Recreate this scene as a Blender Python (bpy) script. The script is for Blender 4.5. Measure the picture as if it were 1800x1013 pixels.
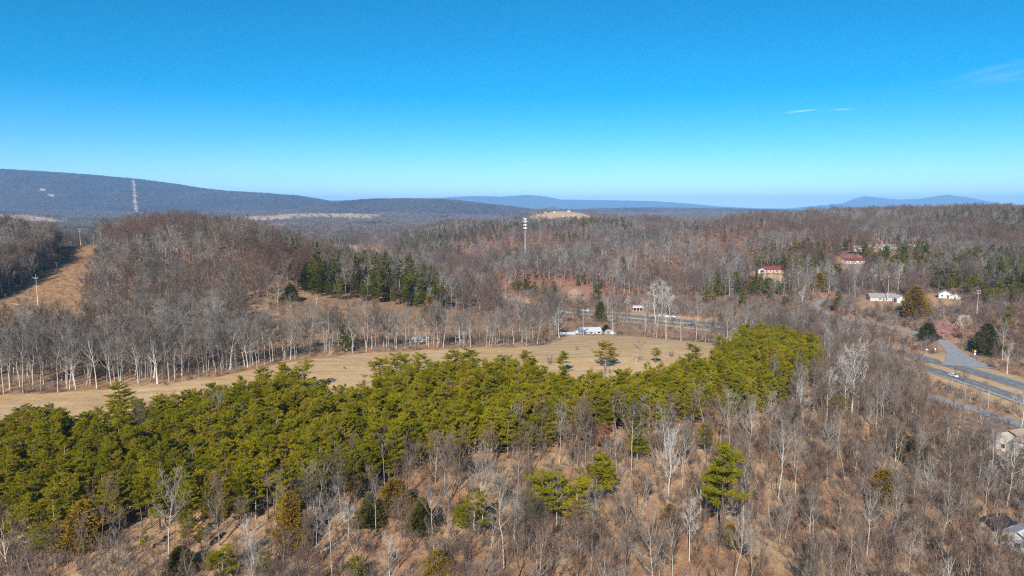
import bpy, math, random
import numpy as np
from mathutils import Vector, Matrix
from math import radians as R

for _o in list(bpy.data.objects):
    bpy.data.objects.remove(_o)
SC = bpy.context.scene
COL = SC.collection

# ------------------------------------------------------------------ camera, sky, sun, exposure
CZ = 100.0                       # camera height; ground lies 55 to 90 m below
F = 1200.0                       # focal length in pixels of the 1800 px photograph
PITCH = math.atan((506.5 - 365.0) / F)
cam_d = bpy.data.cameras.new("camera")
cam_d.lens = 24.0
cam_d.sensor_width = 36.0
cam_d.clip_start = 1.0
cam_d.clip_end = 200000.0
cam = bpy.data.objects.new("camera", cam_d)
COL.objects.link(cam)
cam.location = (0, 0, CZ)
cam.rotation_euler = (math.pi / 2 - PITCH, 0, 0)
SC.camera = cam

SUN_EL = R(34)
SUN_DIR = Vector((0.24 * math.cos(SUN_EL), math.cos(SUN_EL), -math.sin(SUN_EL))).normalized()
world = bpy.data.worlds.new("World")
SC.world = world
world.use_nodes = True
wn, wl = world.node_tree.nodes, world.node_tree.links
wn.clear()
w_out = wn.new("ShaderNodeOutputWorld")
w_bg = wn.new("ShaderNodeBackground")
sky = wn.new("ShaderNodeTexSky")
sky.sky_type = 'NISHITA'
sky.sun_disc = False
sky.sun_elevation = SUN_EL
sky.sun_rotation = math.pi + math.atan2(0.24, 1.0)
sky.altitude = 3000
sky.air_density = 0.9
sky.dust_density = 1.0
sky.ozone_density = 2.5
hsv = wn.new("ShaderNodeHueSaturation")
hsv.inputs["Saturation"].default_value = 1.52
hsv.inputs["Hue"].default_value = 0.4865
hsv.inputs["Value"].default_value = 1.0
w_bg.inputs["Strength"].default_value = 0.106
wl.new(sky.outputs[0], hsv.inputs["Color"])
# thin cirrus streaks: direction-based, part of the sky itself
tc = wn.new("ShaderNodeTexCoord")
sep = wn.new("ShaderNodeSeparateXYZ")
wl.new(tc.outputs["Generated"], sep.inputs[0])
def wmath(op, a, b=None, clamp=False):
    n = wn.new("ShaderNodeMath"); n.operation = op; n.use_clamp = clamp
    for i, v in enumerate((a, b)):
        if v is None: continue
        if isinstance(v, (int, float)): n.inputs[i].default_value = v
        else: wl.new(v, n.inputs[i])
    return n.outputs[0]
px_ = wmath('DIVIDE', sep.outputs[0], sep.outputs[1])      # tangent of azimuth
pz_ = wmath('DIVIDE', sep.outputs[2], sep.outputs[1])      # tangent of elevation
def streak(cx, cz, slope, hw, hh):
    dx = wmath('SUBTRACT', px_, cx)
    dz = wmath('SUBTRACT', wmath('SUBTRACT', pz_, cz), wmath('MULTIPLY', dx, slope))
    a = wmath('POWER', wmath('DIVIDE', dx, hw), 2.0)
    b = wmath('POWER', wmath('DIVIDE', dz, hh), 2.0)
    return wmath('EXPONENT', wmath('MULTIPLY', wmath('ADD', a, b), -1.0))
s1 = wmath('MULTIPLY', streak(0.413, 0.137, 0.10, 0.018, 0.0012), 0.4)
s2 = wmath('MULTIPLY', streak(0.473, 0.1395, 0.04, 0.013, 0.0010), 0.32)
s3 = wmath('MULTIPLY', streak(0.72, 0.187, 0.10, 0.085, 0.010), 0.14)
s4 = wmath('MULTIPLY', streak(0.70, 0.200, 0.25, 0.06, 0.004), 0.11)
cn = wn.new("ShaderNodeTexNoise")
cn.inputs["Scale"].default_value = 1.0
cn.inputs["Detail"].default_value = 5
cmap = wn.new("ShaderNodeCombineXYZ")
wl.new(wmath('MULTIPLY', px_, 14.0), cmap.inputs[0])
wl.new(wmath('MULTIPLY', wmath('SUBTRACT', pz_, wmath('MULTIPLY', px_, 0.1)), 130.0), cmap.inputs[1])
wl.new(cmap.outputs[0], cn.inputs["Vector"])
cmask = wmath('MULTIPLY', wmath('SUBTRACT', cn.outputs[0], 0.25), 1.9, True)
low = wmath('MULTIPLY', wmath('EXPONENT', wmath('MULTIPLY', wmath('POWER', wmath('DIVIDE', wmath('SUBTRACT', pz_, 0.045), 0.03), 2.0), -1.0)), 0.10)
cl = wmath('MULTIPLY', wmath('ADD', wmath('ADD', s3, s4), low), cmask)
cl = wmath('ADD', cl, wmath('ADD', s1, s2), True)
mixc = wn.new("ShaderNodeMixRGB")
wl.new(cl, mixc.inputs[0])
wl.new(hsv.outputs[0], mixc.inputs[1])
mixc.inputs[2].default_value = (6.6, 7.4, 8.2, 1)
wl.new(mixc.outputs[0], w_bg.inputs["Color"])
wl.new(w_bg.outputs[0], w_out.inputs["Surface"])

sun_d = bpy.data.lights.new("sun", 'SUN')
sun_d.energy = 5.0
sun_d.angle = R(0.53)
sun_d.color = (1.0, 0.94, 0.86)
sun = bpy.data.objects.new("sun", sun_d)
COL.objects.link(sun)
sun.rotation_euler = SUN_DIR.to_track_quat('-Z', 'Y').to_euler()
sun.location = (0, 0, 400)

SC.view_settings.view_transform = 'Standard'
SC.view_settings.look = 'None'
SC.view_settings.gamma = 1.0
SC.view_settings.exposure = 0.52
SC.render.engine = 'CYCLES'
SC.cycles.use_denoising = False
SC.cycles.filter_width = 1.2
SC.cycles.max_bounces = 4
SC.cycles.diffuse_bounces = 2
SC.cycles.glossy_bounces = 1
SC.cycles.transmission_bounces = 1
SC.cycles.transparent_max_bounces = 4
SC.cycles.volume_bounces = 0
SC.render.film_transparent = False

# ------------------------------------------------------------------ picture <-> place
CP, SP = math.cos(PITCH), math.sin(PITCH)
def ray(u, v):
    xc, yc = (u - 900.0) / F, (506.5 - v) / F
    return xc, CP + yc * SP, -SP + yc * CP
def at_depth(u, v, Y):
    a, b, c = ray(u, v); k = Y / b
    return a * k, Y, CZ + c * k
def at_z(u, v, z):                # z relative to the camera (negative: below)
    a, b, c = ray(u, v); k = z / c
    return a * k, b * k, CZ + z
def project(x, y, z):
    x, y, z = np.asarray(x, float), np.asarray(y, float), np.asarray(z, float) - CZ
    f = y * CP - z * SP; up = y * SP + z * CP
    f = np.maximum(f, 1e-3)
    return 900 + F * x / f, 506.5 - F * up / f

def inpoly(u, v, poly):
    u, v = np.asarray(u), np.asarray(v)
    ins = np.zeros(u.shape, bool)
    n = len(poly)
    for i in range(n):
        x1, y1 = poly[i]; x2, y2 = poly[(i + 1) % n]
        c = ((y1 > v) != (y2 > v))
        with np.errstate(divide='ignore', invalid='ignore'):
            xi = (x2 - x1) * (v - y1) / ((y2 - y1) or 1e-9) + x1
        ins ^= c & (u < xi)
    return ins

def vnoise(x, y, s, seed=0):
    x, y = np.asarray(x, float) / s, np.asarray(y, float) / s
    xi, yi = np.floor(x).astype(np.int64), np.floor(y).astype(np.int64)
    fx, fy = x - xi, y - yi
    fx, fy = fx * fx * (3 - 2 * fx), fy * fy * (3 - 2 * fy)
    def h(i, j):
        n = (i * 374761393 + j * 668265263 + seed * 1442695041) & 0x7fffffff
        n = ((n ^ (n >> 13)) * 1274126177) & 0x7fffffff
        n = n ^ (n >> 16)
        return (n & 0xffff) / 65535.0
    return (h(xi, yi) * (1 - fx) + h(xi + 1, yi) * fx) * (1 - fy) + (h(xi, yi + 1) * (1 - fx) + h(xi + 1, yi + 1) * fx) * fy
def fbm(x, y, s, seed=0, n=3):
    t, a = 0.0, 0.5
    for k in range(n):
        t = t + a * (vnoise(x, y, s / 2 ** k, seed + k * 7) - 0.5); a *= 0.55
    return t

# ------------------------------------------------------------------ the lie of the land
CTRL = []
def cz_(lst):
    for u, v, z in lst: CTRL.append(at_z(u, v, z))
def cy_(lst):
    for u, Y, z in lst:
        CTRL.append(((u - 900.0) / F * Y, Y, CZ + z))
cz_([(0,1013,-63),(450,1013,-61),(900,1013,-61),(1300,1013,-65),(1500,1013,-69),(1800,1013,-75),
     (0,900,-60),(300,900,-59),(600,900,-59),(900,900,-60),(1200,900,-62),(1400,900,-66),(1600,900,-71),(1800,920,-75),
     (600,820,-57),(900,810,-57),(1200,800,-58.5),(1400,800,-64),(1600,800,-72),(1790,795,-77),
     (0,800,-58),(300,780,-57),(0,720,-57.5),(200,710,-57),(450,680,-56),(700,700,-56),(950,690,-56),(1200,690,-57),
     (1400,700,-61),(1550,720,-71),(1700,720,-79.5),(1790,748,-79),
     (0,690,-58),(250,680,-57),(450,640,-56),(640,622,-56),(800,614,-56),(950,610,-56.5),(1100,600,-57),(1200,605,-57.5),
     (1300,620,-59),(1420,640,-64),(1500,640,-73),(1590,650,-80),(30,580,-57)])
cy_([(0,60,-66),(900,60,-64),(1800,60,-76),(-600,200,-58),(2400,200,-80),(-500,500,-40),(2300,500,-60),(2400,900,-40),
     (1040,390,-72),(1200,400,-77),(700,300,-59),(500,300,-56),(850,340,-64),(950,400,-72),
     (60,370,-54),(110,560,-39),(150,650,-36),(200,340,-57),(300,420,-46),(250,500,-32),(300,580,-27),(450,560,-27),
     (450,400,-48),(550,540,-41),(600,500,-49),(550,390,-55.6),(700,560,-55),(700,410,-60),(760,600,-67),(900,580,-75),(850,430,-70),
     (300,800,-48),(100,900,-58),(500,800,-73),(300,1200,-80),(0,720,-43),(0,600,-27),(30,500,-37),(-60,430,-48),
     (600,1325,-88),(700,1000,-86),(820,1000,-84),(850,1200,-66),(900,1400,-46),(1050,1450,-42),(780,1500,-50),(1150,1400,-40),
     (900,2000,-80),(1100,2000,-75),(940,930,-80),(980,900,-83),(1080,1030,-78),(1180,1150,-64),(1290,1300,-46),(1420,1480,-34),(923,800,-74),(930,720,-69),(1000,760,-63),(1100,850,-49),(1200,950,-37),
     (1300,1080,-26),(1450,1200,-20),(1650,1300,-18),(1800,1300,-18),(950,590,-82),(1100,580,-82),(1250,540,-81),(1100,690,-71),
     (1250,780,-68),(1250,900,-50),(1400,850,-47),(1400,680,-65),(1550,780,-50),(1700,760,-48),(1800,720,-50),(1600,1000,-32),(1800,1000,-32),
     (1350,640,-60),(1495,700,-56),(1550,520,-70),(1660,500,-65),(1717,440,-68),(1800,420,-68),(1690,405,-73),(1790,350,-81),(1440,530,-72.5),
     (1500,1800,-24),(1750,1800,-24),(1300,2500,-60),(1750,2800,-60),
     (0,3000,-88),(300,3000,-89),(600,3000,-88),(900,3200,-85),(1000,2480,-30),(985,2620,-15),(950,2600,-24),(1020,2600,-22),(960,2800,-26),(1150,2700,-60),(940,2250,-62),(1030,2900,-50),
     (560,5600,-38),(560,4700,-66),(60,5200,-44),(60,4100,-68),(250,6000,-52),(300,4400,-83),(800,6000,-52),(800,4500,-80),(1200,6000,-55),(1700,6000,-60),
     (1200,4000,-75),(1700,4200,-70),(0,8500,-50),(600,8500,-50),(1200,8500,-60),(1800,8500,-60)])

HWY_PX = [(640,437,-88),(690,467,-86.5),(790,505,-84.5),(900,536,-83),(1010,550,-82.3),(1100,558,-82),(1250,573,-82),(1420,594,-81.5),(1590,630,-81),(1690,657,-80.5),(1800,692,-80),(1960,748,-79.5)]
SIDE_PX = [(1702,645,-80.6),(1684,626,-79.8),(1672,613,-79),(1652,599,-77.8),(1600,584,-76.6),(1530,569,-75.6),(1470,556,-75),(1437,544,-74.6),(1431,536,-73.8),(1446,529,-73),(1478,525,-72.4)]
FRONT_PX = [(1560,676,-79.4),(1630,696,-79.2),(1700,716,-79),(1790,746,-78.5),(1900,790,-78)]
DRIVE_PX = [(1275,508,-71),(1300,496,-67.5),(1322,487,-64.5),(1345,481,-61.5)]
def spline(pts, step):
    pts = [Vector(p) for p in pts]
    P = [pts[0] * 2 - pts[1]] + pts + [pts[-1] * 2 - pts[-2]]
    out = []
    for i in range(1, len(P) - 2):
        n = max(2, int((P[i + 1] - P[i]).length / step))
        for k in range(n):
            t = k / n
            a, b, c, d = P[i - 1], P[i], P[i + 1], P[i + 2]
            out.append(0.5 * ((2 * b) + (c - a) * t + (2 * a - 5 * b + 4 * c - d) * t * t + (3 * b - a - 3 * c + d) * t ** 3))
    out.append(pts[-1])
    return out
HWY = spline([at_z(*p) for p in HWY_PX], 6.0)
SIDE = spline([at_z(*p) for p in SIDE_PX], 3.0)
FRONT = spline([at_z(*p) for p in FRONT_PX], 3.0)
DRIVE = spline([at_z(*p) for p in DRIVE_PX], 3.0)
for r_ in (HWY[::4], SIDE[::6], FRONT[::6], DRIVE[::5]):
    for p in r_: CTRL.append(tuple(p))

def warp(x, y):
    y = np.maximum(np.asarray(y, float), 40.0)
    return np.arctan2(np.asarray(x, float), y) * 2.2, np.log(y)
_c = np.array(CTRL)
_cu, _cv = warp(_c[:, 0], _c[:, 1])
def _phi(d2):
    return np.where(d2 > 1e-12, d2 * np.log(np.maximum(d2, 1e-12)) * 0.5, 0.0)
_n = len(_c)
_A = np.zeros((_n + 3, _n + 3))
_A[:_n, :_n] = _phi((_cu[:, None] - _cu[None]) ** 2 + (_cv[:, None] - _cv[None]) ** 2) + np.eye(_n) * 0.0003
_A[:_n, _n:] = np.stack([np.ones(_n), _cu, _cv], 1)
_A[_n:, :_n] = _A[:_n, _n:].T
# heights are solved as a slope seen from the camera, so that near and far points weigh alike
_rhs = np.concatenate([(_c[:, 2] - CZ) / _c[:, 1] ** 0.5, np.zeros(3)])
_w = np.linalg.solve(_A, _rhs)
def tps(x, y):
    x, y = np.asarray(x, float).ravel(), np.asarray(y, float).ravel()
    u, v = warp(x, y)
    u = np.clip(u, -1.7, 1.7); v = np.clip(v, math.log(50), math.log(8500))
    out = np.empty(len(x))
    for s in range(0, len(x), 20000):
        e = s + 20000
        d2 = (u[s:e, None] - _cu[None]) ** 2 + (v[s:e, None] - _cv[None]) ** 2
        out[s:e] = _phi(d2) @ _w[:_n] + _w[_n] + _w[_n + 1] * u[s:e] + _w[_n + 2] * v[s:e]
    return CZ + out * np.exp(v * 0.5)

ROADS = [(HWY, 19.0, 10.0), (SIDE, 4.5, 8.0), (FRONT, 4.0, 7.0), (DRIVE, 3.0, 6.0)]
def road_dist(x, y, pts):
    """distance to a road's centre line and the road's height there"""
    P = np.array([tuple(p) for p in pts])
    best = np.full(len(x), 1e9); zz = np.zeros(len(x))
    lo, hi = P.min(0) - 60, P.max(0) + 60
    near = np.nonzero((x > lo[0]) & (x < hi[0]) & (y > lo[1]) & (y < hi[1]))[0]
    for s in range(0, len(near), 8000):
        q = near[s:s + 8000]
        A, B = P[:-1], P[1:]
        dx, dy = B[:, 0] - A[:, 0], B[:, 1] - A[:, 1]
        L2 = dx * dx + dy * dy
        t = np.clip(((x[q, None] - A[:, 0]) * dx + (y[q, None] - A[:, 1]) * dy) / L2, 0, 1)
        d = np.hypot(x[q, None] - A[:, 0] - t * dx, y[q, None] - A[:, 1] - t * dy)
        k = d.argmin(1); r = np.arange(len(q))
        best[q] = d[r, k]; zz[q] = A[k, 2] + t[r, k] * (B[k, 2] - A[k, 2])
    return best, zz
def smooth(a):
    a = np.clip(a, 0, 1); return a * a * (3 - 2 * a)
PADS = []                        # level building plots: x, y, z, radius
def ground(x, y):
    x, y = np.asarray(x, float), np.asarray(y, float)
    shp = x.shape; x, y = x.ravel(), y.ravel()
    z = tps(x, y)
    amp = smooth((y - 250) / 500)
    z = z + fbm(x, y, 28, 3, 3) * 1.4 + fbm(x, y, 170, 9, 3) * 22 * amp * (1 - 0.75 * smooth((y - 1600) / 500))
    z = z + fbm(x, y, 5, 21, 2) * 0.35 * (y < 700)
    for pts, hw, fall in ROADS:
        d, rz = road_dist(x, y, pts)
        k = 1 - smooth((d - hw) / fall)
        z = z * (1 - k) + (rz - 0.12) * k
    for bx, by, bz, br in PADS:
        d = np.hypot(x - bx, y - by); k = 1 - smooth((d - br) / (br * 0.8))
        z = z * (1 - k) + bz * k
    z = np.where(y > 9000, z + (CZ - 62 - z) * smooth((y - 9000) / 3000), z)
    return z.reshape(shp)
def g1(x, y): return float(ground(np.array([x]), np.array([y]))[0])
def hit(u, v, lo=70.0, hi=7000.0):
    """where the sight line through a pixel of the photograph meets the ground"""
    Y = np.exp(np.linspace(math.log(lo), math.log(hi), 1200))
    a, b, c = ray(u, v)
    x, z = a / b * Y, CZ + c / b * Y
    below = z <= ground(x, Y)
    i = int(below.argmax()) if below.any() else len(Y) - 1
    return float(x[i]), float(Y[i]), float(g1(x[i], Y[i]))

# ------------------------------------------------------------------ materials
def new_mat(name):
    m = bpy.data.materials.new(name); m.use_nodes = True
    m.node_tree.nodes.clear()
    return m, m.node_tree.nodes, m.node_tree.links
def out_node(n, l, sh):
    o = n.new("ShaderNodeOutputMaterial"); l.new(sh, o.inputs["Surface"]); return o
def ramp(n, l, fac, stops):
    r = n.new("ShaderNodeValToRGB")
    while len(r.color_ramp.elements) < len(stops): r.color_ramp.elements.new(0.5)
    for e, (p, c) in zip(r.color_ramp.elements, stops):
        e.position = p; e.color = (*c, 1)
    if fac is not None: l.new(fac, r.inputs[0])
    return r.outputs[0]
def noise(n, l, scale, detail=4, vec=None, rough=0.6, stretch=None):
    t = n.new("ShaderNodeTexNoise")
    t.inputs["Scale"].default_value = scale; t.inputs["Detail"].default_value = detail; t.inputs["Roughness"].default_value = rough
    if stretch is not None:
        mp = n.new("ShaderNodeMapping"); mp.inputs["Scale"].default_value = stretch
        l.new(vec, mp.inputs[0]); vec = mp.outputs[0]
    if vec is not None: l.new(vec, t.inputs["Vector"])
    return t.outputs[0]
def mixrgb(n, l, f, a, b, mode='MIX'):
    m = n.new("ShaderNodeMixRGB"); m.blend_type = mode
    for i, v in enumerate((f, a, b)):
        if isinstance(v, (int, float)): m.inputs[i].default_value = v
        elif isinstance(v, tuple): m.inputs[i].default_value = (*v, 1)
        else: l.new(v, m.inputs[i])
    return m.outputs[0]
def mth(n, l, op, a, b=None, clamp=False):
    m = n.new("ShaderNodeMath"); m.operation = op; m.use_clamp = clamp
    for i, v in enumerate((a, b)):
        if v is None: continue
        if isinstance(v, (int, float)): m.inputs[i].default_value = v
        else: l.new(v, m.inputs[i])
    return m.outputs[0]
def plant_mat(name, stops, translucent=0.0, rough_noise=0.0):
    """matte plant colour, different from plant to plant"""
    m, n, l = new_mat(name)
    oi = n.new("ShaderNodeObjectInfo")
    fac = oi.outputs["Random"]
    if rough_noise:
        tcn = n.new("ShaderNodeTexCoord")
        nz = noise(n, l, 0.9, 3, tcn.outputs["Object"])
        fac = mth(n, l, 'ADD', fac, mth(n, l, 'MULTIPLY', mth(n, l, 'SUBTRACT', nz, 0.5), rough_noise), True)
    c = ramp(n, l, fac, stops)
    d = n.new("ShaderNodeBsdfDiffuse"); l.new(c, d.inputs["Color"])
    sh = d.outputs[0]
    if translucent:
        t = n.new("ShaderNodeBsdfTranslucent"); l.new(c, t.inputs["Color"])
        mx = n.new("ShaderNodeMixShader"); mx.inputs[0].default_value = translucent
        l.new(d.outputs[0], mx.inputs[1]); l.new(t.outputs[0], mx.inputs[2]); sh = mx.outputs[0]
    out_node(n, l, sh)
    return m
def surf_mat(name, c1, c2, scale=2.0, rough=0.8, spec=0.2, bump=0.0, detail=5, metallic=0.0):
    m, n, l = new_mat(name)
    tcn = n.new("ShaderNodeTexCoord")
    nz = noise(n, l, scale, detail, tcn.outputs["Object"])
    c = ramp(n, l, nz, [(0.3, c1), (0.7, c2)])
    b = n.new("ShaderNodeBsdfPrincipled")
    l.new(c, b.inputs["Base Color"])
    b.inputs["Roughness"].default_value = rough
    b.inputs["Specular IOR Level"].default_value = spec
    b.inputs["Metallic"].default_value = metallic
    if bump:
        bp = n.new("ShaderNodeBump"); bp.inputs["Strength"].default_value = bump
        l.new(nz, bp.inputs["Height"]); l.new(bp.outputs[0], b.inputs["Normal"])
    out_node(n, l, b.outputs[0])
    return m
M = {}
M['bark_pale'] = plant_mat("pale bark", [(0, (0.38, 0.34, 0.29)), (1, (0.58, 0.54, 0.48))], 0, 0.8)
M['bark_grey'] = plant_mat("grey bark", [(0, (0.20, 0.175, 0.145)), (0.6, (0.31, 0.275, 0.235)), (1, (0.44, 0.40, 0.345))], 0, 0.8)
M['bark_brown'] = plant_mat("brown bark", [(0, (0.12, 0.088, 0.066)), (1, (0.24, 0.185, 0.145))], 0, 0.8)
M['bark_white'] = plant_mat("white sycamore bark", [(0, (0.48, 0.44, 0.39)), (1, (0.68, 0.645, 0.59))], 0, 0.9)
M['twig_grey'] = plant_mat("grey twigs", [(0, (0.09, 0.076, 0.064)), (0.5, (0.15, 0.13, 0.11)), (1, (0.235, 0.205, 0.175))])
M['twig_brown'] = plant_mat("brown twigs", [(0, (0.11, 0.07, 0.05)), (0.5, (0.17, 0.115, 0.083)), (1, (0.245, 0.175, 0.13))])
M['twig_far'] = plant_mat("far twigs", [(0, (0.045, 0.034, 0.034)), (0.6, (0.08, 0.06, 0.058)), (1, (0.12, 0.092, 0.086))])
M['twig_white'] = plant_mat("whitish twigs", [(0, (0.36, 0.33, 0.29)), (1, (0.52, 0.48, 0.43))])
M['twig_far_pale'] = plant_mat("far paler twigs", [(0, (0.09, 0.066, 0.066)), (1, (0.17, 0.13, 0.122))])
M['twig_pale'] = plant_mat("pale twigs", [(0, (0.20, 0.175, 0.15)), (1, (0.30, 0.27, 0.235))])
M['needle_pine'] = plant_mat("yellow green pine needles", [(0, (0.20, 0.19, 0.007)), (0.45, (0.30, 0.265, 0.009)), (0.8, (0.37, 0.31, 0.013)), (1, (0.35, 0.255, 0.022))], 0.36, 0.7)
M['needle_white'] = plant_mat("dark green pine needles", [(0, (0.062, 0.075, 0.012)), (0.5, (0.10, 0.108, 0.013)), (1, (0.17, 0.155, 0.014))], 0.2, 0.6)
M['needle_olive'] = plant_mat("olive pine needles", [(0, (0.10, 0.105, 0.010)), (0.5, (0.155, 0.145, 0.011)), (1, (0.21, 0.18, 0.013))], 0.2, 0.6)
M['twig_red_tree'] = plant_mat("reddish twigs", [(0, (0.11, 0.068, 0.052)), (1, (0.20, 0.125, 0.095))])
M['needle_cedar'] = plant_mat("olive cedar sprays", [(0, (0.062, 0.066, 0.014)), (1, (0.11, 0.095, 0.018))], 0.1, 0.6)
M['needle_bronze'] = plant_mat("bronze cedar sprays", [(0, (0.20, 0.12, 0.016)), (1, (0.28, 0.18, 0.024))], 0.1, 0.6)
M['leaf_russet'] = plant_mat("dead russet leaves", [(0, (0.24, 0.095, 0.045)), (1, (0.36, 0.16, 0.07))], 0.2, 0.6)
M['bush_yellow'] = plant_mat("yellow green bush", [(0, (0.26, 0.22, 0.03)), (1, (0.34, 0.27, 0.04))], 0.2, 0.6)
M['twig_red'] = plant_mat("reddish brush", [(0, (0.19, 0.105, 0.075)), (0.5, (0.26, 0.16, 0.115)), (1, (0.31, 0.22, 0.16))])

# the ground: leaf litter, mown dry grass, cleared strip, earth, chosen by smooth vertex weights
gm, n, l = new_mat("ground")
geo = n.new("ShaderNodeNewGeometry")
pos = geo.outputs["Position"]
def attr(nm):
    a = n.new("ShaderNodeAttribute"); a.attribute_name = nm; return a.outputs["Fac"]
big = noise(n, l, 0.035, 5, pos)
midn = noise(n, l, 0.35, 6, pos, 0.7)
fine = noise(n, l, 2.6, 4, pos, 0.75)
lit = ramp(n, l, midn, [(0.25, (0.13, 0.075, 0.045)), (0.42, (0.31, 0.175, 0.10)), (0.58, (0.43, 0.275, 0.152)), (0.78, (0.54, 0.39, 0.235))])
lit = mixrgb(n, l, mth(n, l, 'MULTIPLY', mth(n, l, 'SUBTRACT', big, 0.42), 2.6, True), lit, mixrgb(n, l, midn, (0.19, 0.08, 0.04), (0.37, 0.17, 0.085)))
pale = noise(n, l, 0.09, 5, pos, 0.65)
lit = mixrgb(n, l, mth(n, l, 'MULTIPLY', mth(n, l, 'SUBTRACT', pale, 0.5), 3.0, True), lit, (0.50, 0.365, 0.215))
lit = mixrgb(n, l, mth(n, l, 'MULTIPLY', mth(n, l, 'SUBTRACT', 0.42, pale), 4.0, True), lit, (0.17, 0.105, 0.065))
lit = mixrgb(n, l, 0.85, lit, ramp(n, l, fine, [(0.3, (0.5, 0.47, 0.45)), (0.5, (1, 1, 1)), (0.72, (1.45, 1.4, 1.35))]), 'MULTIPLY')
streaks = noise(n, l, 0.16, 6, pos, 0.7, (0.35, 1.5, 1))
gfine = noise(n, l, 1.1, 5, pos, 0.8, (0.6, 1.4, 1))
gras = ramp(n, l, streaks, [(0.3, (0.42, 0.255, 0.125)), (0.5, (0.54, 0.36, 0.19)), (0.7, (0.58, 0.43, 0.26))])
rows = noise(n, l, 1.0, 3, pos, 0.6, (0.02, 0.55, 0.02))
gras = mixrgb(n, l, 0.55, gras, ramp(n, l, rows, [(0.35, (0.80, 0.77, 0.72)), (0.55, (1, 1, 1)), (0.7, (1.12, 1.1, 1.06))]), 'MULTIPLY')
gras = mixrgb(n, l, 0.85, gras, ramp(n, l, gfine, [(0.3, (0.60, 0.55, 0.48)), (0.5, (1, 1, 1)), (0.75, (1.22, 1.2, 1.14))]), 'MULTIPLY')
gras = mixrgb(n, l, mth(n, l, 'MULTIPLY', mth(n, l, 'SUBTRACT', noise(n, l, 0.05, 6, pos, 0.7), 0.58), 4.0, True), gras, (0.33, 0.19, 0.10))
gras = mixrgb(n, l, mth(n, l, 'MULTIPLY', mth(n, l, 'SUBTRACT', big, 0.56), 2.5, True), gras, (0.36, 0.30, 0.17))
clr = ramp(n, l, midn, [(0.3, (0.12, 0.06, 0.03)), (0.48, (0.30, 0.165, 0.08)), (0.7, (0.46, 0.30, 0.16))])
rock = ramp(n, l, midn, [(0.3, (0.30, 0.17, 0.12)), (0.6, (0.50, 0.33, 0.26)), (0.8, (0.58, 0.44, 0.34))])
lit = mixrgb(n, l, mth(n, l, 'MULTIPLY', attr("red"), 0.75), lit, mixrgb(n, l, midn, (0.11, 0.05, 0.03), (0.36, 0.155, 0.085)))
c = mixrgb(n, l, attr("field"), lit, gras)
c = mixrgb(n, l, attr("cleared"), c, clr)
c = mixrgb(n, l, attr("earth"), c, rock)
b = n.new("ShaderNodeBsdfPrincipled"); b.inputs["Roughness"].default_value = 0.95; b.inputs["Specular IOR Level"].default_value = 0.05
l.new(c, b.inputs["Base Color"])
bp = n.new("ShaderNodeBump"); bp.inputs["Strength"].default_value = 0.5; bp.inputs["Distance"].default_value = 0.35
l.new(fine, bp.inputs["Height"]); l.new(bp.outputs[0], b.inputs["Normal"])
out_node(n, l, b.outputs[0])
M['ground'] = gm

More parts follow.
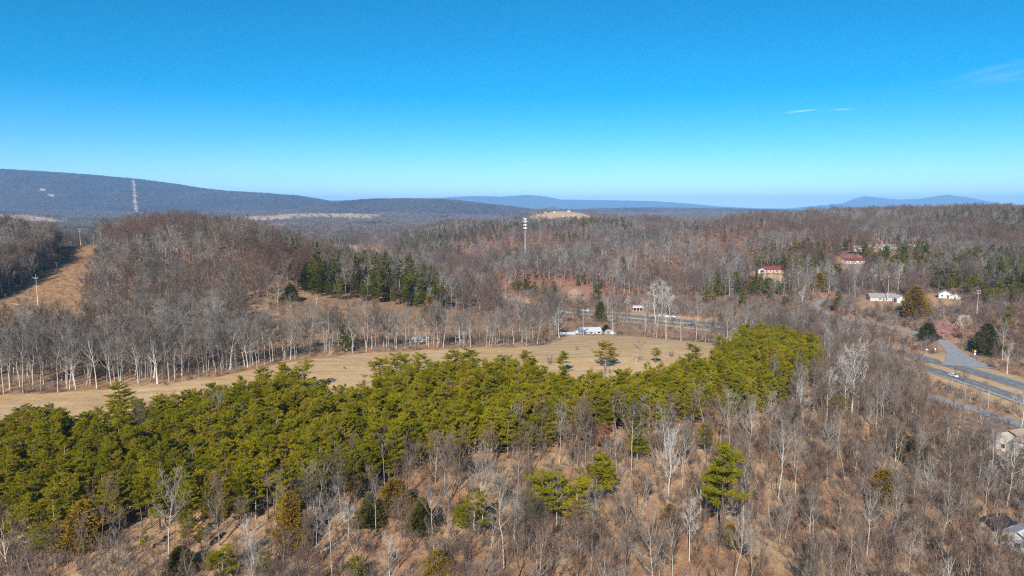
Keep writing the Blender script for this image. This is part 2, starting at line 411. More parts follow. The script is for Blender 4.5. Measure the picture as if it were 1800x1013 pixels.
# ------------------------------------------------------------------ mesh helpers
class MB:
    def __init__(s): s.v = []; s.f = []; s.m = []; s.k = 0
    def add(s, verts, faces, mi=0):
        s.v.append(np.asarray(verts, float).reshape(-1, 3)); k = s.k
        s.f.extend([tuple(i + k for i in f) for f in faces]); s.m.extend([mi] * len(faces))
        s.k += len(s.v[-1])
    def box(s, c, d, mi=0, rz=0.0, taper=1.0):
        x, y, z = d[0] / 2, d[1] / 2, d[2] / 2
        P = np.array([(-x, -y, -z), (x, -y, -z), (x, y, -z), (-x, y, -z), (-x * taper, -y * taper, z), (x * taper, -y * taper, z), (x * taper, y * taper, z), (-x * taper, y * taper, z)])
        cr, sr = math.cos(rz), math.sin(rz)
        P = np.stack([P[:, 0] * cr - P[:, 1] * sr, P[:, 0] * sr + P[:, 1] * cr, P[:, 2]], 1) + np.asarray(c)
        s.add(P, [(0, 3, 2, 1), (4, 5, 6, 7), (0, 1, 5, 4), (1, 2, 6, 5), (2, 3, 7, 6), (3, 0, 4, 7)], mi)
    def tube(s, pts, rad, sides=5, mi=0, cap=False):
        pts = np.asarray(pts, float); nP = len(pts)
        d = np.gradient(pts, axis=0) if nP > 2 else np.repeat((pts[1:] - pts[:1]), 2, 0)
        d /= np.maximum(np.linalg.norm(d, axis=1, keepdims=True), 1e-9)
        ref = np.where(np.abs(d[:, 2:3]) > 0.85, np.array([[1.0, 0, 0]]), np.array([[0, 0, 1.0]]))
        a = np.cross(d, ref); a /= np.maximum(np.linalg.norm(a, axis=1, keepdims=True), 1e-9)
        b = np.cross(d, a)
        ang = np.arange(sides) * 2 * math.pi / sides
        ring = pts[:, None] + np.asarray(rad, float).reshape(-1, 1, 1) * (np.cos(ang)[None, :, None] * a[:, None] + np.sin(ang)[None, :, None] * b[:, None])
        fs = []
        for i in range(nP - 1):
            for j in range(sides):
                k = (j + 1) % sides
                fs.append((i * sides + j, i * sides + k, (i + 1) * sides + k, (i + 1) * sides + j))
        if cap:
            fs.append(tuple(range(sides))); fs.append(tuple((nP - 1) * sides + j for j in range(sides)[::-1]))
        s.add(ring.reshape(-1, 3), fs, mi)
    def tris(s, P, mi=0):
        """P: (n, 3, 3) loose small faces: twigs, needles"""
        P = np.asarray(P).reshape(-1, 3, 3); nT = len(P)
        if nT == 0: return
        k = s.k; s.v.append(P.reshape(-1, 3))
        idx = (np.arange(nT * 3) + k).reshape(-1, 3)
        s.f.extend(map(tuple, idx.tolist())); s.m.extend([mi] * nT); s.k += nT * 3
    def mesh(s, name, mats, smooth_=False):
        me = bpy.data.meshes.new(name)
        V = np.concatenate(s.v) if s.v else np.zeros((0, 3))
        me.from_pydata(V.tolist(), [], s.f)
        for m in mats: me.materials.append(m)
        if len(mats) > 1: me.polygons.foreach_set("material_index", s.m)
        if smooth_: me.polygons.foreach_set("use_smooth", [True] * len(s.f))
        me.update()
        return me
    def obj(s, name, mats, parent=None, smooth_=False, loc=None):
        o = bpy.data.objects.new(name, s.mesh(name, mats if isinstance(mats, (list, tuple)) else [mats], smooth_))
        COL.objects.link(o)
        if parent is not None: o.parent = parent
        if loc is not None: o.location = loc
        return o
def merged(a, b):
    m = MB(); m.v = a.v + b.v; m.f = list(a.f) + [tuple(i + a.k for i in f) for f in b.f]
    m.m = [0] * len(a.f) + [1] * len(b.f); m.k = a.k + b.k
    return m
def tag(o, label=None, cat=None, group=None, kind=None):
    if label: o["label"] = label
    if cat: o["category"] = cat
    if group: o["group"] = group
    if kind: o["kind"] = kind
    return o
def empty(name, loc, rz=0.0, s=1.0, label=None, cat=None, group=None):
    o = bpy.data.objects.new(name, None); COL.objects.link(o)
    o.location = loc; o.rotation_euler = (0, 0, rz); o.scale = (s, s, s)
    o.empty_display_size = 0.5
    return tag(o, label, cat, group)

# ------------------------------------------------------------------ trees
def unit(a): return a / np.maximum(np.linalg.norm(a, axis=-1, keepdims=True), 1e-9)
def twig_tris(rng, p, d, L, w):
    """thin triangles from points p along d"""
    side = unit(np.cross(d, rng.normal(size=d.shape)))
    L = np.asarray(L).reshape(-1, 1); w = np.asarray(w).reshape(-1, 1)
    return np.stack([p - side * w / 2, p + side * w / 2, p + d * L], 1)
def bare(seed, H, Rc, fork, nl, ntw, tw, r0, lean=0.0, twl=1.0, sub=6, sides=5, up=0.45, steep=1.0, limb=1.0):
    rng = np.random.default_rng(seed)
    T, C = MB(), MB()
    nz = 8
    z = np.linspace(0, H * 0.93, nz)
    wx = np.cumsum(rng.normal(0, 0.018 * H, nz)) * np.linspace(0, 1, nz) + lean * z
    wy = np.cumsum(rng.normal(0, 0.018 * H, nz)) * np.linspace(0, 1, nz)
    tp = np.stack([wx, wy, z], 1); tp[0, 2] = -0.6
    rad = r0 * (1 - 0.9 * (z / z[-1]) ** 0.8) + 0.015; rad[0] *= 1.35
    T.tube(tp, rad, sides)
    ends = []
    for i in range(nl):
        t = fork + (0.97 - fork) * ((i + rng.uniform(0, 0.9)) / nl)
        rel = (t - fork) / (1 - fork)
        f = t * (nz - 1); k = min(int(f), nz - 2)
        p0 = tp[k] + (tp[k + 1] - tp[k]) * (f - k); rr = (rad[k] + (rad[k + 1] - rad[k]) * (f - k))
        az = i * 2.4 + rng.uniform(-0.6, 0.6)
        th = R(64 - 42 * rel + rng.uniform(-14, 14)) * steep
        L = Rc * (1.15 - 0.55 * rel) * rng.uniform(0.7, 1.2) / max(math.sin(th), 0.55)
        d = np.array([math.cos(az) * math.sin(th), math.sin(az) * math.sin(th), math.cos(th)])
        pts = [p0]
        for j in range(4):
            d = unit(d + np.array([0, 0, up * 0.35]) + rng.normal(0, 0.13, 3))
            pts.append(pts[-1] + d * L / 4)
        pts = np.array(pts); lr = np.linspace(rr * 0.6, 0.02, 5)
        T.tube(pts, lr * limb, 4)
        for q in range(sub):
            s_ = rng.uniform(0.3, 1.0) * 3.99; kk = int(s_)
            b0 = pts[kk] + (pts[kk + 1] - pts[kk]) * (s_ - kk)
            bd = unit(unit(pts[kk + 1] - pts[kk]) + rng.normal(0, 0.55, 3) + np.array([0, 0, 0.35]))
            bl = L * rng.uniform(0.3, 0.55)
            b1 = b0 + bd * bl * 0.5; bd2 = unit(bd + np.array([0, 0, 0.3]) + rng.normal(0, 0.2, 3)); b2 = b1 + bd2 * bl * 0.5
            br = max(lr[kk] * 0.5, 0.018)
            C.tube(np.array([b0, b1, b2]), [br, br * 0.65, 0.008], 3)
            ends.append((b0, b1)); ends.append((b1, b2))
        ends.append((pts[2], pts[4]))
    ends.append((tp[-2], tp[-1]))
    ends = np.array(ends)
    if ntw:
        pick = rng.integers(0, len(ends), ntw); s_ = rng.uniform(0.1, 1, (ntw, 1))
        p = ends[pick, 0] + (ends[pick, 1] - ends[pick, 0]) * s_
        d = unit(unit(ends[pick, 1] - ends[pick, 0]) * 0.9 + rng.normal(0, 0.55, (ntw, 3)) + np.array([0, 0, 0.35]))
        L = rng.uniform(0.5, 1.5, ntw) * twl
        w = tw * rng.uniform(0.6, 1.3, ntw)
        C.tris(twig_tris(rng, p, d, L, w))
        mid = p + d * (L * 0.55)[:, None]                     # side shoots half way along each twig
        d2 = unit(d + rng.normal(0, 0.7, (ntw, 3)))
        C.tris(twig_tris(rng, mid, d2, L * 0.55, w * 0.7))
    return T, C
def pine(seed, H, Rc, cb, whorl, tuft, tw, ntuft, shape=0.6, nb=5, upp=0.2, gap=0.15, flat=0.25, dead=12, r0=0.14):
    rng = np.random.default_rng(seed)
    T, C = MB(), MB()
    nz = 7; z = np.linspace(0, H, nz)
    wx = np.cumsum(rng.normal(0, 0.008 * H, nz)); wy = np.cumsum(rng.normal(0, 0.008 * H, nz))
    tp = np.stack([wx - wx[0], wy - wy[0], z], 1); tp[0, 2] = -0.5
    rad = r0 * (1 - 0.9 * (z / H)) + 0.02
    T.tube(tp, rad, 5)
    def onT(h):
        f = h / H * (nz - 1); k = min(int(f), nz - 2); return tp[k] + (tp[k + 1] - tp[k]) * (f - k)
    for _ in range(dead):
        h = rng.uniform(0.2, cb + 0.08) * H; az = rng.uniform(0, 6.283); L = rng.uniform(0.6, 1.8)
        p0 = onT(h); d = unit(np.array([math.cos(az), math.sin(az), rng.uniform(-0.25, 0.3)]))
        T.tube(np.array([p0, p0 + d * L]), [0.03, 0.008], 3)
    zc = cb * H; P, D, Ls = [], [], []
    h = zc
    while h < H - 0.15:
        rel = (h - zc) / (H - zc)
        for b in range(nb):
            if rng.uniform() < gap: continue
            az = rng.uniform(0, 6.283)
            env = (1 - rel) ** shape * (0.55 + 0.45 * min(1, rel * 4 + 0.3))
            L = max(Rc * env * rng.uniform(0.6, 1.25), 0.35)
            el = R(rng.uniform(-8, 22)) + upp * rel
            d0 = np.array([math.cos(az) * math.cos(el), math.sin(az) * math.cos(el), math.sin(el)])
            p0 = onT(min(h + rng.uniform(-0.2, 0.2) * whorl, H)); pm = p0 + d0 * L * 0.55 + np.array([0, 0, -0.04 * L]); p1 = p0 + d0 * L + np.array([0, 0, 0.12 * L])
            T.tube(np.array([p0, pm, p1]), [0.035, 0.022, 0.008], 3)
            nsp = max(3, int(L * ntuft))
            s_ = rng.uniform(0.3, 1.05, nsp)
            lat = np.array([-d0[1], d0[0], 0]); lat = lat / max(np.linalg.norm(lat), 1e-6)
            off = rng.uniform(-1, 1, nsp) * 0.42 * L * (1.15 - s_ * 0.55)
            q = p0 + d0 * (L * s_)[:, None] + lat * off[:, None] + np.array([0, 0, 1.0]) * (0.1 * L * s_ ** 2 + rng.normal(0, flat * 0.4, nsp))[:, None]
            P.append(q); D.append(unit(d0 * 0.55 + lat * np.sign(off)[:, None] * 0.45 + np.array([0, 0, 0.35]) + rng.normal(0, 0.25, (nsp, 3))))
        h += whorl * rng.uniform(0.75, 1.25)
    P.append(onT(H * 0.985)[None] + rng.normal(0, 0.15, (6, 3))); D.append(unit(np.array([[0, 0, 1.0]]) + rng.normal(0, 0.4, (6, 3))))
    P, D = np.concatenate(P), np.concatenate(D)
    k = 8
    P = np.repeat(P, k, 0); D = np.repeat(D, k, 0)
    d = unit(D + rng.normal(0, 0.55, D.shape))
    C.tris(twig_tris(rng, P - d * tuft * 0.25, d, rng.uniform(0.6, 1.2, len(P)) * tuft, rng.uniform(0.7, 1.2, len(P)) * tw))
    return T, C
def cedar(seed, H, Rc, nsp=900, pw=0.8, tuft=0.5, tw=0.2, r0=0.1, base=0.03):
    rng = np.random.default_rng(seed)
    T, C = MB(), MB()
    T.tube(np.array([(0, 0, -0.4), (0.02, 0, H * 0.5), (0, 0, H * 0.97)]), [r0, r0 * 0.6, 0.01], 5)
    h = base + (1 - base) * rng.uniform(0, 1, nsp) ** 1.25
    az = rng.uniform(0, 6.283, nsp)
    lob = 1 + 0.22 * np.sin(az * 3 + h * 9 + seed) + 0.16 * np.sin(az * 5 - h * 14 + seed * 2) + rng.normal(0, 0.08, nsp)
    env = Rc * np.clip((1 - h), 0, 1) ** pw * np.minimum(1, 0.62 + h * 2.4) * lob
    rr = env * rng.uniform(0.35, 1, nsp) ** 0.45
    for _ in range(26):
        i = rng.integers(0, nsp); e = np.array([math.cos(az[i]) * rr[i], math.sin(az[i]) * rr[i], h[i] * H])
        T.tube(np.array([(0, 0, max(0.2, e[2] - 0.5 * rr[i])), e]), [0.03, 0.01], 3)
    P = np.stack([np.cos(az) * rr, np.sin(az) * rr, h * H], 1)
    D = unit(np.stack([np.cos(az), np.sin(az), np.full(nsp, 0.9)], 1))
    k = 6
    P = np.repeat(P, k, 0); D = np.repeat(D, k, 0)
    d = unit(D + rng.normal(0, 0.5, D.shape))
    C.tris(twig_tris(rng, P + rng.normal(0, 0.12, P.shape), d, rng.uniform(0.6, 1.2, len(P)) * tuft, rng.uniform(0.7, 1.2, len(P)) * tw))
    return T, C
def brush(seed, H, Rc, stems, ntw, tw):
    rng = np.random.default_rng(seed)
    T, C = MB(), MB(); ends = []
    for i in range(stems):
        az = rng.uniform(0, 6.283); r = Rc * rng.uniform(0, 0.7)
        p0 = np.array([math.cos(az) * r, math.sin(az) * r, -0.1]); az2 = az + rng.normal(0, 0.7)
        hh = H * rng.uniform(0.5, 1.05); sp = rng.uniform(0.1, 0.55) * hh
        pm = p0 + np.array([math.cos(az2) * sp * 0.4, math.sin(az2) * sp * 0.4, hh * 0.55]); p1 = p0 + np.array([math.cos(az2) * sp, math.sin(az2) * sp, hh])
        T.tube(np.array([p0, pm, p1]), [0.035, 0.024, 0.008], 3); ends += [(p0 * 0.4 + pm * 0.6, pm), (pm, p1)]
    ends = np.array(ends)
    pick = rng.integers(0, len(ends), ntw); s_ = rng.uniform(0, 1, (ntw, 1))
    p = ends[pick, 0] + (ends[pick, 1] - ends[pick, 0]) * s_
    d = unit(rng.normal(0, 0.6, (ntw, 3)) + np.array([0, 0, 0.75]))
    C.tris(twig_tris(rng, p, d, rng.uniform(0.3, 1.0, ntw), tw * rng.uniform(0.6, 1.3, ntw)))
    return T, C
def clump(seed, nt, H, spread, ntri, leafy=False):
    """a few distant crowns standing together"""
    rng = np.random.default_rng(seed); T, C = MB(), MB()
    for i in range(nt):
        x, y = rng.uniform(-spread, spread, 2); h = H * rng.uniform(0.75, 1.15); r = h * rng.uniform(0.22, 0.32)
        if not leafy:
            T.tube(np.array([(x, y, -1), (x + rng.normal(0, .4), y, h * 0.7)]), [0.45, 0.15], 3)
        c = unit(rng.normal(size=(ntri, 3))) * rng.uniform(0.55, 1, (ntri, 1))
        if leafy:
            hh = rng.uniform(0.1, 1, ntri)
            c = np.stack([c[:, 0] * (1.05 - hh), c[:, 1] * (1.05 - hh), hh * 2 - 1], 1)
        p = np.array([x, y, h * 0.62]) + c * np.array([r, r, h * 0.38])
        d = unit(c + np.array([0, 0, 0.5]) + rng.normal(0, 0.5, c.shape))
        C.tris(twig_tris(rng, p, d, rng.uniform(1.2, 2.8, ntri), rng.uniform(0.35, 0.8, ntri) * (1.6 if leafy else 1)))
    return T, C

class Kind:                      # tree variants of one kind: separate trunk and crown for things, one mesh for a wood
    def __init__(s, name, cat, variants, bark, leaf):
        s.name, s.cat, s.n = name, cat, len(variants)
        s.parts, s.coll = [], bpy.data.collections.new(name + " forms")
        s.H = []
        for i, (T, C) in enumerate(variants):
            bk = bark[i % len(bark)]; lf = leaf[i % len(leaf)]
            s.parts.append((T.mesh(name + "_trunk", [M[bk]], True), C.mesh(name + "_crown", [M[lf]])))
            o = bpy.data.objects.new("%s_form_%02d" % (name, i), merged(T, C).mesh(name + "_wood", [M[bk], M[lf]]))
            s.coll.objects.link(o)
            s.H.append(max(float(v[:, 2].max()) for v in T.v + C.v))
    def thing(s, i, loc, rz, sc, label, group=None, tilt=0.0, sxy=None, cat=None):
        e = empty(s.name, loc, rz, sc, label, cat or s.cat, group)
        if sxy: e.scale = (sc * sxy, sc * sxy, sc)
        if tilt: e.rotation_euler = (tilt * math.cos(rz * 3), tilt * math.sin(rz * 5), rz)
        for nm, me in zip(("trunk", "crown"), s.parts[i % s.n]):
            c = bpy.data.objects.new(nm, me); COL.objects.link(c); c.parent = e
        return e
def wood(name, label, coll, pts, idx, rz, sc, tilt=None):
    """one uncountable wood: a point per tree, the forms set on the points"""
    me = bpy.data.meshes.new(name)
    pts = np.asarray(pts, float); nP = len(pts)
    me.vertices.add(nP); me.vertices.foreach_set("co", pts.ravel())
    a = me.attributes.new("idx", 'INT', 'POINT'); a.data.foreach_set("value", np.asarray(idx, np.int32))
    rot = np.zeros((nP, 3)); rot[:, 2] = rz
    if tilt is not None: rot[:, 0] = tilt[0]; rot[:, 1] = tilt[1]
    a = me.attributes.new("rot", 'FLOAT_VECTOR', 'POINT'); a.data.foreach_set("vector", rot.ravel())
    sc = np.asarray(sc, float); sc = np.repeat(sc[:, None], 3, 1) if sc.ndim == 1 else sc
    a = me.attributes.new("scl", 'FLOAT_VECTOR', 'POINT'); a.data.foreach_set("vector", sc.ravel())
    o = bpy.data.objects.new(name, me); COL.objects.link(o)
    tag(o, label, None, None, "stuff")
    ng = bpy.data.node_groups.new(name + " scatter", 'GeometryNodeTree')
    ng.interface.new_socket("Geometry", in_out='INPUT', socket_type='NodeSocketGeometry')
    ng.interface.new_socket("Geometry", in_out='OUTPUT', socket_type='NodeSocketGeometry')
    gi, go = ng.nodes.new("NodeGroupInput"), ng.nodes.new("NodeGroupOutput")
    iop = ng.nodes.new("GeometryNodeInstanceOnPoints"); ci = ng.nodes.new("GeometryNodeCollectionInfo")
    ci.inputs["Collection"].default_value = coll
    ci.inputs["Separate Children"].default_value = True; ci.inputs["Reset Children"].default_value = True
    def na(nm, ty):
        x = ng.nodes.new("GeometryNodeInputNamedAttribute"); x.data_type = ty; x.inputs["Name"].default_value = nm
        return x.outputs["Attribute"]
    L = ng.links
    L.new(gi.outputs[0], iop.inputs["Points"]); L.new(ci.outputs[0], iop.inputs["Instance"])
    iop.inputs["Pick Instance"].default_value = True
    L.new(na("idx", 'INT'), iop.inputs["Instance Index"])
    L.new(na("rot", 'FLOAT_VECTOR'), iop.inputs["Rotation"]); L.new(na("scl", 'FLOAT_VECTOR'), iop.inputs["Scale"])
    L.new(iop.outputs[0], go.inputs[0])
    md = o.modifiers.new("scatter", 'NODES'); md.node_group = ng
    return o
# ------------------------------------------------------------------ building plots (levelled before the ground is made)
def plot(u, Y, v, rad):
    x, y, z = at_depth(u, v, Y)
    z = g1(x, y) if v is None else z
    PADS.append((x, y, z, rad)); return (x, y, z)
HOUSE_AT = {}
for nm_, u_, v_, Y_, r_ in (("ranch", 1549, 528, 520, 18), ("white", 1660, 523, 500, 13), ("red", 1354, 479, 640, 15), ("red2", 1497, 463, 700, 15),
                            ("far1", 1556, 439, 800, 13), ("far2", 1612, 439, 800, 13), ("cream", 1790, 793, 212, 8), ("corner", 1806, 962, 147, 6),
                            ("mobile", 1036, 590, 385, 14), ("store", 1121, 547, 555, 7)):
    x_, y_, z_ = at_depth(u_, v_, Y_)
    HOUSE_AT[nm_] = (x_, y_, z_); PADS.append((x_, y_, z_, r_))

VIEWS = [('ranch', 17, 40), ('white', 12, 35), ('red', 19, 62), ('red2', 15, 75), ('far1', 13, 75), ('far2', 11, 70), ('cream', 6, 14), ('corner', 6, 8), ('mobile', 9, 30), ('store', 6, 30)]   # clearings kept by the houses
# ------------------------------------------------------------------ what grows where (ground areas, as seen on the photograph's ground)
FIELD = [(-90, 697), (120, 690), (300, 676), (420, 655), (520, 635), (640, 622), (800, 613), (950, 609), (985, 600), (1000, 586), (1120, 582), (1220, 592), (1265, 610),
         (1300, 640), (1250, 680), (1100, 708), (1000, 712), (900, 700), (700, 716), (600, 735), (450, 735), (330, 758), (200, 790), (80, 790), (-90, 795)]
BELT = [(-90, 792), (0, 787), (200, 788), (330, 752), (450, 722), (540, 732), (600, 742), (655, 728), (700, 704), (900, 690), (950, 708), (1000, 724), (1100, 716), (1250, 682), (1275, 640), (1330, 618), (1425, 630), (1445, 665),
        (1400, 712), (1330, 737), (1250, 748), (1150, 768), (1040, 782), (950, 800), (850, 815), (740, 834), (660, 880), (560, 902), (480, 928), (400, 942), (300, 944), (200, 944), (100, 955), (-90, 975)]
STRIP = [(-120, 552), (0, 525), (55, 500), (92, 460), (108, 430), (186, 430), (178, 462), (166, 500), (155, 550), (130, 590), (-120, 610)]
GLADE = [(480, 516), (600, 528), (780, 546), (900, 561), (900, 574), (760, 572), (600, 562), (490, 548)]
BANK = [(985, 505), (1040, 505), (1040, 532), (985, 528)]
YARD = [(1318, 496), (1345, 482), (1390, 484), (1392, 500), (1350, 512)]
CUT1 = [(560, 430), (625, 432), (690, 452), (640, 462), (565, 452)]
FARF1 = [(385, 384), (470, 379), (560, 374.5), (640, 373.5), (672, 378), (650, 388), (560, 385), (440, 393)]
FARF2 = [(-60, 377), (30, 378), (80, 382), (130, 391), (110, 397), (-60, 388)]
FARF3 = [(925, 388), (935, 378), (985, 370), (1025, 373), (1050, 388)]
FARF5 = [(818, 371), (858, 371.5), (856, 377), (824, 376)]
FARF6 = [(440, 397), (520, 394), (540, 399), (470, 403)]
FARF4 = [(1140, 375), (1165, 374), (1165, 378), (1140, 378)]
def zones(x, y, z):
    u, v = project(x, y, z)
    ju, jv = u + fbm(x, y, 9, 40) * 5000 / y, v + fbm(x, y, 7, 41) * 1500 / y
    fv = (y > 2000); ju = ju + fv * fbm(x, y, 420, 42) * 26; jv = jv + fv * fbm(x, y, 380, 43) * 5
    Z = {}
    nearm = (y > 100) & (y < 345)
    Z['field'] = inpoly(ju, jv, FIELD) & nearm
    Z['belt'] = inpoly(u, v, BELT) & (y > 90) & (y < 290)
    Z['strip'] = inpoly(ju, jv, STRIP) & (y > 270) & (y < 760)
    Z['glade'] = inpoly(ju, jv, GLADE) & (y > 300) & (y < 480)
    Z['bank'] = inpoly(ju, jv, BANK) & (y > 480) & (y < 760)
    Z['yard'] = inpoly(ju, jv, YARD) & (y > 480) & (y < 760)
    Z['cut1'] = inpoly(ju, jv, CUT1) & (y > 900) & (y < 1700)
    ff = np.zeros(u.shape, bool)
    for P, lo, hi in ((FARF1, 3300, 8000), (FARF2, 3000, 8000), (FARF3, 2200, 3400), (FARF4, 3000, 8000), (FARF5, 3000, 8000), (FARF6, 1900, 5000)):
        ff |= inpoly(ju, jv, P) & (y > lo) & (y < hi)
    Z['far'] = ff
    dr = [road_dist(x, y, r[0])[0] for r in ROADS]
    Z['dh'] = dr[0]
    Z['road'] = (dr[0] < 21 + 5 * vnoise(x, y, 30, 5)) | (dr[1] < 6.5) | (dr[2] < 6.0) | (dr[3] < 4.5)
    pad = np.zeros(u.shape, bool)
    for bx, by, bz, br in PADS: pad |= np.hypot(x - bx, y - by) < br + 1.0
    for k_, hw_, ln_ in VIEWS:
        bx, by, bz = HOUSE_AT[k_]
        pad |= (np.abs(x - bx * y / by) < hw_) & (y < by) & (y > by - ln_)
    Z['pad'] = pad
    Z['u'], Z['v'] = u, v
    return Z

# ------------------------------------------------------------------ ground sheet
NA = 520
rr_ = np.concatenate([np.geomspace(45, 90, 30, endpoint=False), np.geomspace(90, 700, 420, endpoint=False), np.geomspace(700, 3000, 150, endpoint=False), np.geomspace(3000, 60000, 80)])
aa_ = np.radians(np.linspace(-52, 52, NA))
GX, GY = np.outer(rr_, np.tan(aa_)), np.outer(rr_, np.ones(NA))
GZ = ground(GX, GY)
nr = len(rr_)
me = bpy.data.meshes.new("ground")
me.vertices.add(nr * NA)
me.vertices.foreach_set("co", np.stack([GX, GY, GZ], -1).ravel())
ii = (np.arange(nr - 1)[:, None] * NA + np.arange(NA - 1)[None]).ravel()
q = np.stack([ii, ii + 1, ii + NA + 1, ii + NA], 1)
me.loops.add(q.size); me.loops.foreach_set("vertex_index", q.ravel())
me.polygons.add(len(q)); me.polygons.foreach_set("loop_start", np.arange(len(q)) * 4)
me.polygons.foreach_set("use_smooth", np.ones(len(q), bool))
me.update(calc_edges=True)
Zg = zones(GX.ravel(), GY.ravel(), GZ.ravel())
roadside = (1 - smooth((Zg['dh'] - 19) / 9)) * 0.9
wob = vnoise(GX.ravel(), GY.ravel(), 14, 77)
f_field = np.clip(Zg['field'] * 1.0 + Zg['yard'] * 0.8 + Zg['far'] * 1.0 + roadside + Zg['pad'] * 0.55, 0, 1)
f_clear = np.clip(Zg['strip'] * (0.55 + 0.45 * wob) + Zg['glade'] * 0.6, 0, 1)
f_earth = np.clip(Zg['bank'] * 0.45 * (0.3 + 0.7 * wob) + Zg['cut1'] * 0.8, 0, 1)
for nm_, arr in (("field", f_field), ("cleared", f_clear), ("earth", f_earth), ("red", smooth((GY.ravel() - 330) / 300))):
    a = me.attributes.new(nm_, 'FLOAT', 'POINT'); a.data.foreach_set("value", arr.astype(np.float32))
me.materials.append(M['ground'])
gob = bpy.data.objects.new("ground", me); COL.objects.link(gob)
tag(gob, "rolling ground of leaf litter, dry grass and cleared strips", None, None, "structure")

# ------------------------------------------------------------------ roads
M['asphalt'] = surf_mat("worn asphalt", (0.135, 0.135, 0.138), (0.21, 0.21, 0.212), 0.35, 0.9, 0.15)
M['asphalt_pale'] = surf_mat("bleached asphalt", (0.22, 0.22, 0.225), (0.31, 0.31, 0.315), 0.45, 0.9, 0.1)
M['gravel'] = surf_mat("grey gravel", (0.20, 0.185, 0.17), (0.34, 0.32, 0.30), 1.2, 0.95, 0.05)
M['paint'] = surf_mat("road paint", (0.66, 0.66, 0.64), (0.8, 0.8, 0.78), 3.0, 0.7, 0.2)
M['paint_y'] = surf_mat("yellow road paint", (0.55, 0.36, 0.05), (0.66, 0.45, 0.07), 3.0, 0.7, 0.2)
def strip(mb, pts, off, w, dz, s0=0, s1=None, dash=None, widths=None):
    """a band along a road: off metres right of the centre line"""
    P = np.array([tuple(p) for p in pts]); d = np.gradient(P[:, :2], axis=0); d /= np.linalg.norm(d, axis=1, keepdims=True)
    nrm = np.stack([d[:, 1], -d[:, 0]], 1)
    acc = np.concatenate([[0], np.cumsum(np.linalg.norm(np.diff(P[:, :2], axis=0), axis=1))])
    def at(s):
        c = np.array([np.interp(s, acc, P[:, k]) for k in range(3)]); nn = np.array([np.interp(s, acc, nrm[:, k]) for k in range(2)])
        return c, nn / np.linalg.norm(nn)
    s1 = acc[-1] if s1 is None else s1
    segs = [(s0, s1)] if dash is None else [(a_, a_ + dash[0]) for a_ in np.arange(s0, s1 - dash[0], dash[1])]
    for a_, b_ in segs:
        ns = max(2, int((b_ - a_) / 3.0) + 1); V = []
        for s in np.linspace(a_, b_, ns):
            c, nn = at(s); ww = w if widths is None else np.interp(s, widths[0], widths[1])
            for k in (-0.5, 0.5): V.append((c[0] + nn[0] * (off + k * ww), c[1] + nn[1] * (off + k * ww), c[2] + dz))
        mb.add(V, [(2 * i, 2 * i + 1, 2 * i + 3, 2 * i + 2) for i in range(ns - 1)])
hwy = MB(); strip(hwy, HWY, -9.0, 10.5, 0.02); strip(hwy, HWY, 8.0, 9.0, 0.02)
hw = hwy.obj("highway", M['asphalt']); tag(hw, "grey four lane highway split by a tan grass median", None, None, "structure")
sh = MB(); strip(sh, HWY, -15.3, 2.0, 0.01); strip(sh, HWY, 13.4, 1.6, 0.01)
tag(sh.obj("road_shoulder", M['asphalt_pale']), "pale gravelly shoulders along the highway", None, None, "structure")
mk = MB()
for off, ds in ((-9.0, (3.0, 12.0)), (8.0, (3.0, 12.0)), (-13.9, None), (-4.1, None), (12.2, None), (3.8, None)):
    strip(mk, HWY, off, 0.2 if ds else 0.13, 0.035, dash=ds)
tag(mk.obj("road_markings", M['paint']), "white lane lines painted on the highway", None, None, "structure")
sr = MB(); strip(sr, SIDE, 0, 7, 0.045, widths=([0, 14, 26, 40, 400], [24, 15, 10, 7.5, 6.5]))
tag(sr.obj("side_road", M['asphalt_pale']), "pale side road curving uphill from the highway", None, None, "structure")
fr = MB(); strip(fr, FRONT, 0, 6.2, 0.04)
tag(fr.obj("frontage_road", M['asphalt_pale']), "narrow pale lane below the highway", None, None, "structure")
dv = MB(); strip(dv, DRIVE, 0, 4.4, 0.04)
tag(dv.obj("driveway", M['gravel']), "grey gravel drive climbing to the red roofed house", None, None, "structure")

